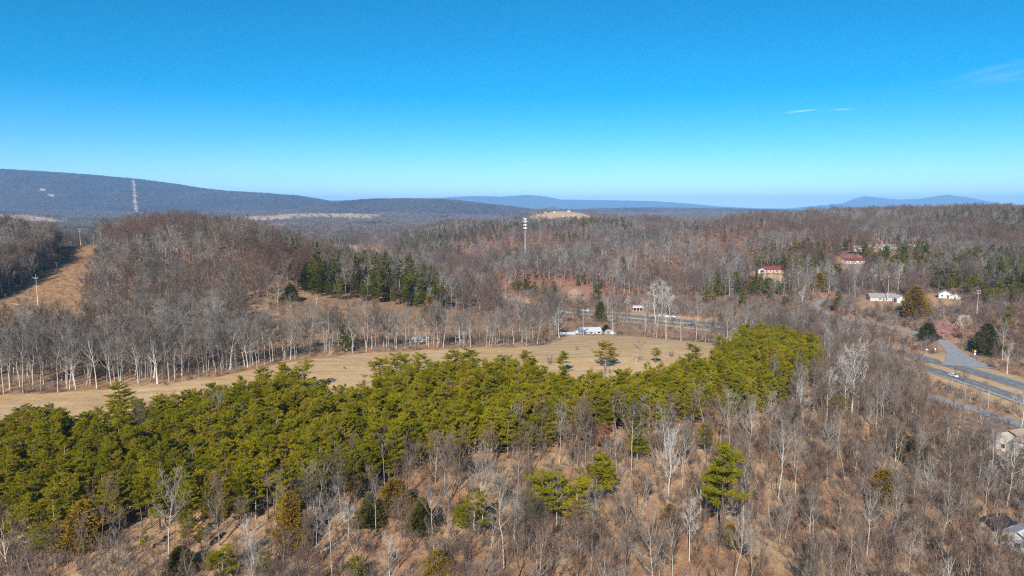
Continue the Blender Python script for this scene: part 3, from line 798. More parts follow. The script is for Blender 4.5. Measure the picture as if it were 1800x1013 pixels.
# ------------------------------------------------------------------ mountains
M['hillside'] = surf_mat("wooded hillside", (0.06, 0.046, 0.04), (0.11, 0.085, 0.072), 0.02, 1.0, 0.0, 0.0, 8)
M['far_hill'] = surf_mat("far wooded hills", (0.055, 0.055, 0.045), (0.09, 0.085, 0.07), 0.004, 1.0, 0.0, 0.0, 6)
M['swath'] = surf_mat("cut swath", (0.36, 0.25, 0.19), (0.46, 0.35, 0.28), 0.05, 1.0, 0.0)
RIDGES = {}
def ridge(name, prof, Yc, Yf, Yb, zb, tree, label, mats, amp=0.10, nu=300, nt=60, seed=1):
    us = np.linspace(prof[0][0], prof[-1][0], nu)
    if len(mats) > 1: us = np.sort(np.concatenate([us, np.linspace(228, 246, 60)])); nu = len(us)
    vs = np.interp(us, [p[0] for p in prof], [p[1] for p in prof])
    crest = np.array([at_depth(a, b_, Yc)[2] for a, b_ in zip(us, vs)]) - tree
    t = np.concatenate([np.linspace(0, 1, nt), np.linspace(1, 2, nt // 3)[1:]])
    Y = np.where(t < 1, Yf + (Yc - Yf) * t, Yc + (Yb - Yc) * (t - 1))
    X = (us[None] - 900) / F * Y[:, None] * 1.0
    if name != 'far_mountain': X = np.repeat(((us - 900) / F * Yc)[None], len(t), 0)
    h = np.where(t < 1, np.sin(t.clip(0, 1) * math.pi / 2) ** 1.35, np.cos((t - 1).clip(0, 1) * math.pi / 2) ** 1.5)
    k = fbm(X, np.repeat(Y[:, None], nu, 1) * 0.45, Yc * 0.085, seed, 4)
    hh = (crest - zb)[None]
    Z = zb - 6 + (hh + 6) * h[:, None] + hh * amp * 1.7 * k * 4 * (h * (1 - h) * 4)[:, None].clip(0, 1)
    me = bpy.data.meshes.new(name)
    V = np.stack([X, np.repeat(Y[:, None], nu, 1), Z], -1)
    ii = (np.arange(len(t) - 1)[:, None] * nu + np.arange(nu - 1)[None]).ravel()
    me.from_pydata(V.reshape(-1, 3).tolist(), [], np.stack([ii, ii + 1, ii + nu + 1, ii + nu], 1).tolist())
    me.polygons.foreach_set("use_smooth", [True] * len(me.polygons))
    for m_ in mats: me.materials.append(M[m_])
    if len(mats) > 1:                                          # the bare strip cut up the mountain
        cc = V.reshape(-1, 3)[np.stack([ii, ii + 1, ii + nu + 1, ii + nu], 1)].mean(1); pu, pv2 = project(*cc.T)
        bare_ = (np.abs(pu - (233.5 + (pv2 - 312) * 0.10)) < 2.6) & (cc[:, 1] < Yc + 60)
        scar = inpoly(pu, pv2, [(70, 332), (80, 333), (81, 336), (71, 335.5)]) | inpoly(pu, pv2, [(84, 341), (94, 343), (95, 346), (86, 344)])
        me.polygons.foreach_set('material_index', (bare_ | scar).astype(np.int32))
    o = bpy.data.objects.new(name, me); COL.objects.link(o); tag(o, label, None, None, "structure")
    RIDGES[name] = (X[0], t, Y, Z)
    return o
ridge("mountain_ridge", [(-420, 300), (-200, 296), (0, 297), (60, 300), (150, 306), (230, 313), (300, 322), (345, 330), (390, 336), (470, 340), (520, 344), (560, 351), (585, 356), (620, 366), (660, 376)],
      8200, 6000, 11000, CZ - 56, 14, "long wooded blue mountain with a cut line down its face", ['hillside', 'swath'], 0.12, 330, 70, 4)
ridge("low_ridge", [(470, 382), (540, 366), (600, 354), (640, 351), (700, 350), (760, 349), (800, 352), (850, 358), (900, 364), (960, 372), (1010, 380)],
      6400, 5300, 8000, CZ - 55, 13, "low wooded ridge below the blue mountain", ['hillside'], 0.12, 200, 50, 9)
ridge("valley_ridge", [(900, 380), (960, 371), (1040, 368), (1150, 366), (1250, 367), (1350, 369), (1420, 372)], 7800, 6300, 10000, CZ - 62, 12, "low dark wooded rise across the far valley", ['hillside'], 0.1, 150, 40, 12)
ridge("far_mountain", [(640, 366), (740, 352), (790, 347), (835, 345), (880, 346), (925, 343), (955, 345), (985, 351), (1060, 352), (1150, 354), (1210, 358), (1262, 363), (1340, 367)],
      24000, 19000, 30000, CZ - 70, 0, "pale blue far mountain on the skyline", ['far_hill'], 0.10, 240, 50, 15)
ridge("far_mountain", [(1380, 367), (1440, 361), (1478, 357), (1495, 350), (1516, 345), (1540, 348), (1575, 351), (1610, 350), (1640, 345), (1660, 343), (1690, 347), (1720, 352), (1748, 357), (1770, 363), (1800, 367)],
      26000, 21000, 32000, CZ - 70, 0, "twin humped pale blue mountain above the wooded ridge", ['far_hill'], 0.10, 240, 50, 18)
ridge("far_mountain", [(540, 366), (580, 353), (620, 352), (660, 356), (700, 366)], 20000, 16000, 26000, CZ - 70, 0, "sliver of pale blue hill in the notch between two ridges", ['far_hill'], 0.1, 60, 30, 22)

# ------------------------------------------------------------------ tree kinds
_kb = [bare(10 + i, [15, 13, 17, 12, 14, 16][i], [3.3, 3.0, 3.5, 2.9, 3.7, 3.0][i], [0.40, 0.46, 0.46, 0.33, 0.36, 0.5][i], [11, 10, 12, 10, 12, 10][i], 650, 0.05, [0.125, 0.10, 0.145, 0.095, 0.135, 0.115][i], [0, .05, -.03, .1, 0, .02][i]) for i in range(6)]
_kb += [bare(20 + i, [13, 11, 14][i], [3.6, 3.2, 4.0][i], [0.06, 0.1, 0.14][i], [9, 8, 10][i], 800, 0.045, [0.15, 0.13, 0.16][i], [0.02, -.04, .05][i], 1.1, 7, 5, 0.75, 0.55, 1.25) for i in range(3)]   # many stemmed
_kb += [bare(26, 10, 1.8, 0.3, 12, 420, 0.04, 0.07, -0.1), bare(27, 15, 2.2, 0.6, 8, 380, 0.045, 0.10, 0.14)]
KB = Kind("bare_tree", "tree", _kb, ['bark_grey', 'bark_brown', 'bark_pale', 'bark_grey', 'bark_brown', 'bark_pale', 'bark_grey', 'bark_pale', 'bark_brown', 'bark_brown', 'bark_grey'],
          ['twig_brown', 'twig_brown', 'twig_pale', 'twig_brown', 'twig_brown', 'twig_grey', 'twig_brown', 'twig_brown', 'twig_grey', 'twig_brown', 'twig_brown'])
KF = Kind("forest_tree", "tree", [bare(40 + i, 15.5 + (i % 3) * 1.5, 4.7, 0.40, 12, 760, 0.085, 0.19, 0, 1.15, 6, 4, 0.38, 1.1) for i in range(6)],
          ['bark_grey', 'bark_pale', 'bark_brown', 'bark_pale', 'bark_grey', 'bark_brown'], ['twig_grey', 'twig_pale', 'twig_brown', 'twig_grey', 'twig_grey', 'twig_red_tree'])
KO = Kind("spreading_tree", "tree", [bare(60 + i, [18, 20, 17, 19, 18][i], [4.6, 4.2, 4.8, 4.0, 5.0][i], [0.42, 0.48, 0.38, 0.5, 0.4][i], [11, 10, 12, 10, 11][i], 760, 0.055, [0.22, 0.2, 0.24, 0.18, 0.22][i], [0, .04, -.05, .03, -.02][i], 1.2, 7, 6) for i in range(5)],
          ['bark_pale', 'bark_grey', 'bark_pale'], ['twig_grey', 'twig_grey', 'twig_pale'])
KS = Kind("sycamore_tree", "tree", [bare(80 + i, [21, 18, 19, 17][i], [4.2, 3.4, 5.0, 3.2][i], [0.34, 0.4, 0.3, 0.45][i], [13, 11, 14, 10][i], 700, 0.055, [0.25, 0.2, 0.24, 0.17][i], [0, .04, .02, -.06][i], 1.2, 9, 6, 0.5, 0.9, 0.85) for i in range(4)],
          ['bark_white'], ['twig_white'])
KP = Kind("pine_tree", "pine", [pine(100 + i, [13, 12, 14, 11.5, 13, 12.5, 13.5, 12][i], [2.7, 2.9, 2.5, 3.1, 2.8, 2.4, 2.6, 3.0][i], [0.34, 0.30, 0.44, 0.26, 0.32, 0.38, 0.5, 0.3][i], 0.42, 0.62, 0.12, 10, [0.3, 0.24, 0.36, 0.22, 0.28, 0.45, 0.32, 0.26][i], 2, 0.3, 0.02, 0.22) for i in range(8)],
          ['bark_brown', 'bark_grey'], ['needle_pine'])
KW = Kind("white_pine_tree", "pine", [pine(130 + i, [24, 20, 22, 17][i], [4.4, 4.0, 4.6, 3.8][i], [0.2, 0.15, 0.25, 0.12][i], 1.15, 0.85, 0.26, 3.3, 0.75, 6, 0.15, 0.12, 0.35, 8, 0.26) for i in range(4)],
          ['bark_brown'], ['needle_white'])
_kg = [pine(150 + i, [15, 13, 16, 12][i], [3.6, 3.9, 3.4, 4.0][i], [0.22, 0.16, 0.3, 0.12][i], 0.5, 0.8, 0.17, 7, 0.32, 2, 0.3, 0.03, 0.25, 6, 0.2) for i in range(4)]
KG = Kind("evergreen_tree", "pine", _kg + [pine(130 + i, [24, 20][i], [4.8, 4.4][i], [0.2, 0.15][i], 1.15, 0.9, 0.28, 3.6, 0.7, 6, 0.15, 0.12, 0.35, 8, 0.26) for i in range(2)], ['bark_brown'], ['needle_olive', 'needle_olive', 'needle_olive', 'needle_olive', 'needle_white', 'needle_white'])
KC = Kind("cedar_tree", "cedar", [cedar(160 + i, [8, 7, 6.5, 8.5][i], [2.3, 2.5, 2.2, 2.0][i], 1100, 0.6) for i in range(4)], ['bark_brown'], ['needle_cedar', 'needle_bronze'])
KR = Kind("russet_tree", "tree", [bare(180 + i, 9, 2.4, 0.25, 10, 900, 0.26, 0.12, 0, 0.45) for i in range(2)], ['bark_grey'], ['leaf_russet'])
KU = Kind("brush", "shrub", [brush(200 + i, [2.4, 1.8, 3.0, 1.5, 2.2][i], [1.2, 1.0, 1.4, 0.9, 1.3][i], 11, 230, 0.035) for i in range(5)], ['bark_brown', 'bark_grey'], ['twig_red', 'twig_brown', 'twig_grey', 'twig_red', 'twig_pale'])
_kd = [clump(220 + i, 5, 17, 11, 110) for i in range(5)]
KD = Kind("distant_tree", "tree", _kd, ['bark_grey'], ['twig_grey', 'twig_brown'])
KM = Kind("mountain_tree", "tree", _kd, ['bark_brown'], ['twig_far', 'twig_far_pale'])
KE = Kind("distant_pine", "pine", [clump(240 + i, 4, 17, 8, 150, True) for i in range(3)], ['bark_brown'], ['needle_white'])

# ------------------------------------------------------------------ scatter
rng = np.random.default_rng(2024)
def grid(cell, y0, y1, side=0.80, pad=25.0, jit=0.48):
    ys = np.arange(y0, y1, cell); out = []
    for y in ys:
        hw_ = side * y + pad; xs = np.arange(-hw_, hw_, cell)
        out.append(np.stack([xs, np.full(len(xs), y)], 1))
    p = np.concatenate(out)
    return p + rng.uniform(-jit, jit, p.shape) * cell
def place(p):
    z = ground(p[:, 0], p[:, 1]); return np.column_stack([p, z])
def open_(Z): return ~(Z['field'] | Z['strip'] | Z['glade'] | Z['bank'] | Z['yard'] | Z['road'] | Z['pad'] | Z['far'] | Z['cut1'])
KEEP = []                        # places taken by single trees and things: x, y, radius
def free(p):
    ok = np.ones(len(p), bool)
    for x, y, r in (k_[:3] for k_ in KEEP): ok &= np.hypot(p[:, 0] - x, p[:, 1] - y) > r
    return ok
# ------------------------------------------------------------------ single trees that stand out, each set on the ground where it grows
MARKS = []                       # what the labels of ordinary trees can point to: name, u, v, x, y
def stand(K, i, u, vb, vt, label, mark=None, wid=None, depth=None, tilt=0.0, form=None):
    if depth is None: x, y, z = hit(u, vb)
    else:
        x = (u - 900) / F * depth; y = depth
        z = g1(x, y)
    top = at_depth(u, vt, y)[2]
    Hn = max(top - z, 1.5); sc = Hn / K.H[i % K.n]
    sxy = None
    if K is KP: i = i % K.n
    if wid is not None:
        me = K.parts[i % K.n][1]; hw = float(np.percentile([abs(v.co.x) for v in me.vertices], 93))
        sxy = min(max((wid / F * y / 2) / (hw * sc), 0.55), 2.0 if K in (KP, KC) else 1.3)
    t = K.thing(i, (x, y, z - 0.1), (u * 0.37 + vb) % 6.28, sc, label, None, tilt, sxy)
    KEEP.append((x, y, 1.6 if K in (KS, KB) else 2.4))
    if mark: MARKS.append((mark, u, (vb + vt) / 2, x, y))
    return t
W = "white sycamore"
stand(KS, 0, 1175, 886, 738, "white barked sycamore with long bare side limbs standing before the pines", "the white sycamore")
stand(KS, 1, 902, 948, 862, "white sycamore with leaning forked trunk beside the lone bright pines", "the leaning white sycamore", 40)
stand(KS, 3, 1212, 988, 872, "slim twin white trunk below and beside the big white sycamore", None, 34)
stand(KS, 3, 1322, 1012, 920, "white broken trunk near the lower edge, below the tall two-toned pine", None, 26)
stand(KS, 1, 1453, 738, 642, "white trunked tree just beyond the far end of the pine stand", "the white tree past the pines", 44)
stand(KS, 3, 1413, 758, 672, "thin white tree at the foot of the pine stand's far end", None, 34)
stand(KS, 2, 1497, 728, 588, "big pale spreading sycamore on the slope above the highway", "the big pale sycamore", 95)
stand(KS, 3, 1590, 676, 638, "small white stemmed tree at the highway edge near the dark car", None, 36)
stand(KS, 0, 1770, 658, 598, "white tree with wide bare limbs beside the yellow road sign", "the white tree by the sign", 70)
stand(KS, 2, 1793, 762, 668, "white tree reaching over the cream house from the frame edge", None, 70)
stand(KS, 2, 1770, 890, 752, "white twin stemmed sycamore below the cream house", "the twin stemmed white sycamore", 66)
stand(KS, 1, 1152, 574, 492, "tallest white sycamore of the group along the highway", "the tall highway sycamore", 44)
stand(KS, 3, 1178, 563, 500, "white sycamore in front of the parked white vehicles", None, 34)
stand(KS, 1, 1136, 575, 522, "white sycamore leaning beside the roadside store", None, 36)
stand(KS, 0, 1068, 556, 520, "small white tree between the evergreen and the roadside store", None, 26)
stand(KS, 3, 1102, 549, 517, "small white tree just short of the roadside store", None, 24)
stand(KS, 1, 1163, 560, 486, "slender white sycamore crowded behind the tallest highway sycamore", None, 26)
stand(KS, 2, 983, 594, 536, "pale many stemmed tree at the field corner beside the white sheds", "the many stemmed tree", 46)
for k_, (u_, vb_, vt_, w_, lb_) in enumerate([(1437, 508, 468, 34, "pale tree at the near end of the row above the side road"), (1462, 506, 472, 26, "slim pale tree second along the row above the side road"),
        (1500, 512, 466, 46, "broad pale sycamore above the long ranch house"), (1535, 512, 470, 36, "pale sycamore behind the ranch house roof"),
        (1578, 516, 460, 50, "tallest broad pale sycamore between ranch house and dark pine"), (1552, 512, 474, 30, "small pale tree wedged between two broad pale sycamores"),
        (1640, 502, 470, 34, "pale tree above the small white house"), (1503, 525, 498, 24, "low white forked tree at the ranch house gable"), (1410, 540, 500, 22, "pale pole-like tree at the bend of the side road")]):
    stand(KS, k_ % 4, u_, vb_, vt_, lb_, "the pale row above the ranch house" if k_ == 2 else None, w_)
for u_, y_, r_ in ((1674, 404, 10), (1674, 394, 9), (1704, 412, 6), (1704, 403, 6), (1012, 610, 8), (1012, 600, 7)): KEEP.append(((u_ - 900) / F * y_, y_, r_))   # bare rock faces
# cedars
for i, u_, vb_, vt_, w_, lb_, mk_ in [
    (1, 152, 962, 876, 66, "big bronze cedar standing before the pine stand's near end", "the big bronze cedar"),
    (3, 513, 968, 860, 46, "tall narrow green cedar between two sandy slopes", "the tall narrow cedar"),
    (1, 694, 905, 838, 50, "bronze cedar just below the dark gap in the pines", "the upper bronze cedar"),
    (0, 652, 925, 866, 40, "dark green cedar beside and below a bronze cedar", None),
    (2, 742, 936, 872, 40, "dark green cedar casting a black shadow on litter", "the shadow casting cedar"),
    (1, 1177, 922, 884, 26, "little round bronze cedar under the white sycamore", "the little bronze cedar"),
    (0, 1577, 800, 750, 52, "larger of two dark cedars on the brushy slope", "the two dark cedars"),
    (2, 1603, 812, 766, 46, "smaller of two dark cedars on the brushy slope", None),
    (3, 1552, 886, 824, 54, "olive bronze cedar alone on the brushy slope", "the brushy slope cedar"),
    (1, 768, 1010, 964, 44, "bronze cedar cut by the bottom of the picture", "the bronze cedar at the bottom"),
    (0, 318, 1012, 958, 56, "dark green cedar near the bottom, beside a yellow pine", "the dark cedar at the bottom"),
    (3, 1283, 962, 920, 26, "small brownish cedar behind the broken white trunk", None),
    (1, 1607, 560, 500, 34, "big bronze brown cedar between ranch house and white house", "the big brown cedar"),
    (2, 1630, 600, 566, 26, "bronze cedar at the brushy corner above the side road", None),
    (0, 1733, 624, 566, 36, "dark cedar behind the yellow road sign", None),
    (0, 1055, 566, 528, 20, "dark narrow cedar between two white trees by the highway", None),
    (2, 1065, 584, 570, 12, "tiny round cedar beside the white sheds", None),
    (3, 1440, 512, 478, 20, "small dark cedar below the red roofed house", None),
    (0, 1335, 508, 485, 24, "dark cedar beside the gravel drive", None),
    (2, 1352, 510, 488, 24, "dark cedar in front of the red roofed house yard", None),
    (2, 511, 528, 498, 22, "bronze cedar at the edge of the glade behind the bare row", None),
    (3, 755, 550, 520, 20, "bronze cedar at the far end of the glade", None)]:
    stand(KC, i if i != 1 else 1, u_, vb_, vt_, lb_, mk_, w_)
# pines that stand alone
for i, u_, vb_, vt_, w_, lb_, mk_ in [
    (0, 218, 745, 668, 44, "lone pine on the near dry field with bare lower trunk", "the lone field pine"),
    (1, 1063, 646, 598, 50, "wide flat topped pine alone on the dry field", "the wide field pine"),
    (2, 988, 658, 616, 34, "grey green ragged pine at the field's near edge", "the ragged field pine"),
    (3, 40, 760, 708, 34, "small bright pine on the field beside its long shadow", "the small field pine"),
    (4, 143, 778, 728, 36, "bushy small pine at the field's near edge", None),
    (1, 465, 690, 644, 46, "first of three flat crowned pines jutting into the field", None),
    (4, 502, 694, 636, 44, "tallest of three flat crowned pines jutting into the field", "the three field pines"),
    (3, 532, 692, 633, 42, "last of three flat crowned pines jutting into the field", None),
    (4, 668, 690, 626, 46, "pine at the field edge with layered open crown", None),
    (1, 700, 700, 618, 50, "big open crowned pine where the stand meets the field", None),
    (3, 748, 690, 617, 40, "dark topped pine against the pale field", None),
    (0, 790, 680, 613, 40, "open layered pine against the crest of the field", None),
    (4, 825, 682, 610, 46, "tallest pine breaking the field's skyline", "the skyline pine"),
    (5, 880, 680, 622, 36, "pine beside the gap where the field shows through", None),
    (2, 927, 672, 614, 34, "narrow pine at the near side of the open field", None),
    (3, 1217, 636, 602, 34, "small open pine at the far corner of the field", None),
    (2, 1152, 640, 610, 18, "very small thin pine among bare shrubs on the field", None),
    (0, 955, 925, 820, 62, "broad bright pine in the open litter, nearest the white tree", "the broad bright pine"),
    (1, 1012, 930, 838, 64, "middle bright pine of three in the open litter", None),
    (4, 1048, 890, 796, 66, "tallest bright pine of three in the open litter", "the tall bright pine"),
    (2, 1263, 958, 776, 60, "tall two-toned pine with bare grey lower limbs", "the tall two-toned pine"),
    (3, 832, 945, 868, 58, "yellow pine standing apart near the leaning white sycamore", "the yellow pine apart"),
    (3, 390, 1020, 958, 70, "yellow pine at the bottom beside the dark cedar", None),
    (2, 880, 890, 838, 34, "small bright pine above the leaning white sycamore", None),
    (3, 470, 1012, 968, 40, "low yellow pine beside the bottom clump of bare stems", None),
    (5, 625, 1030, 975, 60, "small yellow pine cut off at the bottom", None),
    (1, 1120, 812, 742, 44, "last pine of the stand nearest the russet oak", None),
    (5, 1240, 800, 742, 36, "pine spilling downhill beyond the white sycamore", None),
    (0, 1475, 742, 694, 24, "small green pine beside the thin white trees", None),
    (4, 75, 985, 920, 60, "sparse pale pine in front of the bronze cedar", None)]:
    stand(KP, i, u_, vb_, vt_, lb_, mk_, w_)
# dark white pines further back
WP = [(0, 558, 512, 424, 52, "tallest dark pine on the wooded hill's shoulder"), (1, 588, 514, 446, 46, "dark pine close beside the tallest one"),
      (2, 628, 520, 448, 60, "broad dark pine in the middle of the evergreen group"), (3, 655, 522, 448, 44, "dark pine at the back of the evergreen group"),
      (0, 678, 528, 442, 50, "tall layered pine in the evergreen group with a clear top"), (1, 703, 532, 456, 50, "pale topped dark pine near the end of the evergreen group"),
      (2, 726, 534, 452, 44, "last big dark pine of the evergreen group"), (3, 770, 545, 486, 36, "smaller dark pine beyond the evergreen group"),
      (1, 478, 480, 430, 34, "dark pine on the crest of the bare wooded hill"), (3, 518, 470, 416, 30, "small dark pine at the hill crest, short of the tallest one"),
      (3, 378, 440, 396, 28, "dark pine poking above the bare hill top"), (2, 437, 432, 398, 26, "second dark pine on the bare hill top"),
      (0, 1757, 508, 450, 56, "big layered dark pine near the frame edge above the houses"), (2, 1782, 520, 470, 44, "dark pine below the big layered one"),
      (3, 1615, 484, 456, 22, "dark layered pine above the brown cedar"), (1, 1418, 474, 438, 26, "dark pine beside the second red roof"),
      (2, 1443, 474, 440, 32, "bright rounded pine next to the second red roof"), (1, 1712, 474, 446, 34, "dark pine above the white house and poles"),
      (3, 1382, 488, 462, 18, "small pine behind the red roofed house"), (2, 1017, 560, 538, 20, "round dark evergreen at the highway beside the white van"),
      (3, 606, 620, 566, 26, "dark pine hidden among the bare row along the field"), (3, 1390, 535, 500, 30, "dark pine by the bend of the side road"),
      (1, 100, 448, 420, 20, "dark evergreen at the shaded edge of the cleared strip"), (3, 78, 425, 405, 18, "olive pine in the wood across the cleared strip")]
for i, u_, vb_, vt_, w_, lb_ in WP:
    stand(KW, i, u_, vb_, vt_, lb_, "the tallest dark pine" if u_ == 558 else None, w_)
# russet leaved trees
for i, u_, vb_, vt_, w_, lb_ in [(0, 1065, 800, 738, 28, "oak still holding russet leaves at the foot of the pines"), (1, 1262, 812, 768, 22, "small tree with dull russet leaves on the bare slope"),
                                  (0, 283, 722, 690, 26, "bare shrubby tree with brown leaves at the field edge"), (1, 182, 740, 718, 14, "thin russet sapling on the dry field"),
                                  (0, 958, 602, 578, 30, "reddish bush tree at the field corner by the sheds")]:
    stand(KR, i, u_, vb_, vt_, lb_, "the russet oak" if u_ == 1065 else None, w_)
# bare trees that stand out
for K_, i, u_, vb_, vt_, w_, lb_, mk_ in [
    (KO, 3, 1118, 640, 592, 40, "bare spiky tree alone on the dry field past the wide pine", None), (KO, 1, 300, 735, 682, 40, "dark bare tree at the field edge with a hard shadow", None),
    (KO, 4, 1375, 820, 710, 92, "wide fan shaped bare tree below the pine stand's far end", "the fan shaped bare tree"),
    (KO, 2, 345, 870, 788, 56, "pale bare tree standing inside the pine stand", "the pale tree inside the pines"),
    (KO, 0, 620, 830, 752, 46, "pale bare tree at the pine stand's dark gap", None), (KS, 3, 612, 950, 872, 52, "pale many stemmed tree on the sandy slope below the pines", "the pale slope tree"),
    (KS, 1, 448, 1005, 905, 56, "pale clump of bare stems at the bottom beside the tall narrow cedar", None),
    (KO, 1, 1125, 770, 690, 42, "grey bare tree rising out of the pine stand's front", None), (KS, 2, 685, 1013, 930, 58, "pale forked tree near the bottom below the bronze cedar", None)]:
    stand(K_, i, u_, vb_, vt_, lb_, mk_, w_)
# yellowish bushes by the road
for u_, vb_, w_, lb_ in [(1655, 574, 26, "yellow green bush above the pink rock"), (1743, 566, 30, "yellow bush at the frame side of the rock cutting")]:
    t_ = brush(300 + u_, 3.2, 1.8, 14, 700, 0.12)
    x_, y_, z_ = hit(u_, vb_)
    e_ = empty("bush", (x_, y_, z_), 0, 1.25, lb_, "bush")
    t_[0].obj("stems", M['bark_brown'], e_); t_[1].obj("foliage", M['bush_yellow'], e_); KEEP.append((x_, y_, 3))

# ------------------------------------------------------------------ labels for the trees that make up the mass
def relation(u, v, x, y):
    best, bd = None, 1e9
    for nm, mu, mv, mx, my in MARKS:
        d = math.hypot(x - mx, (y - my))
        if d < bd: best, bd = (nm, mu, mx, my), d
    nm, mu, mx, my = best
    dx, dy = x - mx, y - my
    if abs(dx) > abs(dy) * 1.1: rel = "right of" if dx > 0 else "left of"
    else: rel = "behind" if dy > 0 else "in front of"
    far = "just" if bd < 8 else ("well" if bd > 22 else "some way")
    return far + " " + rel + " " + nm
HGT = lambda h, a, b: "short" if h < a else ("tall" if h > b else "medium")

# ------------------------------------------------------------------ the pine stand
p = place(grid(2.6, 105, 300)); Z = zones(*p.T)
ok = Z['belt'] & ~Z['road'] & free(p)
gapn = vnoise(p[:, 0], p[:, 1], 13, 88)
ok &= rng.uniform(size=len(p)) < np.where(gapn < 0.17, 0.2, 0.95)
p = p[ok]; u, v = project(*p.T)
sc = rng.uniform(0.66, 0.94, len(p)) * np.interp(u, [300, 1000], [0.95, 1.04]); form = rng.integers(0, KP.n, len(p)); rz = rng.uniform(0, 6.28, len(p))
topu, topv = project(p[:, 0], p[:, 1], p[:, 2] + 12 * sc)
# trees off to the side of the frame are kept in the wood only
seen = (u > -10) & (u < 1810) & (topv < 1000)
order = np.argsort(np.where(seen, p[:, 1], 1e9)); n_things = min(248, int(seen.sum()))
single = np.zeros(len(p), bool); single[order[:n_things]] = True
for k in np.nonzero(single)[0]:
    h = KP.H[form[k]] * sc[k]
    rel = relation(u[k], v[k], p[k, 0], p[k, 1])
    lab = "%s pine of the stand, %s" % (HGT(h, 9, 11), rel)
    KP.thing(int(form[k]), tuple(p[k] - (0, 0, .1)), float(rz[k]), float(sc[k]), lab, "pines of the stand, " + rel)
q = ~single
for k in range(60):                                              # young pines straggling downhill of the stand
    u_, v_ = float(rng.uniform(20, 1240)), float(rng.uniform(860, 985))
    if u_ > 700: v_ -= 60
    x_, y_, z_ = hit(u_, v_)
    Zk = zones(np.array([x_]), np.array([y_]), np.array([z_]))
    if Zk['belt'][0] or not free(np.array([[x_, y_, 0]]))[0] or len([1 for q_ in KEEP if len(q_) > 3]) >= 15: continue
    if vnoise(np.array([x_]), np.array([y_]), 16, 91)[0] < 0.4: continue
    sc_ = float(rng.uniform(0.35, 0.68)); rel = relation(u_, v_, x_, y_)
    KP.thing(int(rng.integers(0, KP.n)), (x_, y_, z_ - .1), float(rng.uniform(0, 6.28)), sc_, "young pine straggling below the stand, " + rel, "young pines below the stand, " + rel)
    KEEP.append((x_, y_, 2.0, 1))
wood("pine_wood", "yellow green pines closing the rear ranks of the stand along the field", KP.coll, p[q] - (0, 0, .1), form[q], rz[q], sc[q])

# ------------------------------------------------------------------ the row of tall trees along the far edge of the field
EDGE = [(-60, 700), (60, 694), (130, 689), (250, 682), (330, 668), (400, 655), (470, 641), (560, 629), (640, 621), (740, 615), (850, 611), (945, 606)]
EP = spline([hit(a, b_, 120, 420) for a, b_ in EDGE], 2.0)
acc = 0; spots = []
for rank in range(4):
    s = rng.uniform(0, 3)
    L = [0.0]
    for a, b_ in zip(EP[:-1], EP[1:]): L.append(L[-1] + (b_ - a).length)
    while s < L[-1]:
        k = min(int(np.searchsorted(L, s)), len(EP) - 1)
        c = EP[k]
        spots.append((c.x + rng.normal(0, 1.6), c.y + 2.0 + rank * 5.5 + abs(rng.normal(0, 2.2)), rank))
        s += [4.2, 5.2, 5.2, 5.5][rank] * rng.choice([0.35, 0.7, 1.0, 1.3, 1.9])
row_pts = []
for x_, y_, rank in spots:
    if not free(np.array([[x_, y_, 0]]))[0]: continue
    z_ = g1(x_, y_); u_, v_ = project(x_, y_, z_); u_, v_ = float(u_), float(v_)
    row_pts.append((x_, y_, z_, rank, u_, v_))
ROWMARK = [(60, "the frame edge"), (215, "the lone field pine"), (300, "the dark bare tree"), (500, "the three field pines"), (620, "the hidden dark pine"), (735, "the pale blue roof"), (825, "the skyline pine"), (950, "the reddish bush")]
for x_, y_, z_, rank, u_, v_ in row_pts:
    i_ = int(rng.integers(0, KO.n)); s_ = float(rng.uniform(0.74, 1.1)) * (0.95 if rank else 1.0) * float(np.interp(u_, [0, 450, 950], [1.0, 0.9, 0.74]))
    mk_ = min(ROWMARK, key=lambda m_: abs(m_[0] - u_))
    rk = ["front", "second", "third", "rear"][rank]
    lab = "%s pale bare tree, %s rank along the field, %s %s" % (HGT(KO.H[i_] * s_, 16, 19.5), rk, "left of" if u_ < mk_[0] else "right of", mk_[1])
    if u_ > -30: KO.thing(i_, (x_, y_, z_ - .2), float(rng.uniform(0, 6.28)), s_, lab, "field-edge row, %s rank, by %s" % (rk, mk_[1]))
    KEEP.append((x_, y_, 2.2))

# ------------------------------------------------------------------ bare woods
slope_right = lambda Z, p: (Z['u'] > 1405) & (p[:, 1] < 330)
p = place(grid(4.4, 88, 330)); Z = zones(*p.T)
front = (Z['v'] > 690) | slope_right(Z, p)
den = np.where(Z["u"] > 1400, 0.9, 0.42 + 0.5 * vnoise(p[:, 0], p[:, 1], 22, 51))
roadedge = (Z['u'] > 1625) & (Z['v'] < 780)
den = np.where(roadedge, 0.3, den)
ok = open_(Z) & (~Z['belt'] | (rng.uniform(size=len(p)) < 0.045)) & front & free(p) & (rng.uniform(size=len(p)) < den)
p = p[ok]; u, v = project(*p.T)
right = (u > 1405); redge = roadedge[ok]
sc = np.where(right, rng.uniform(0.5, 0.9, len(p)) * np.where(v < 760, 1.25, 1.0), rng.uniform(0.42, 0.98, len(p))) * np.where(redge, 0.6, 1.0)
form = np.where(rng.uniform(size=len(p)) < 0.25, rng.integers(9, 11, len(p)), rng.integers(0, KB.n, len(p))); rz = rng.uniform(0, 6.28, len(p))
tu, tv = project(p[:, 0], p[:, 1], p[:, 2] + 10 * sc)
seen = (u > 0) & (u < 1800) & (tv < 985)
order = np.argsort(np.where(seen, p[:, 1] - 25 * sc, 1e9)); n_things = min(285, int(seen.sum()))
single = np.zeros(len(p), bool); single[order[:n_things]] = True
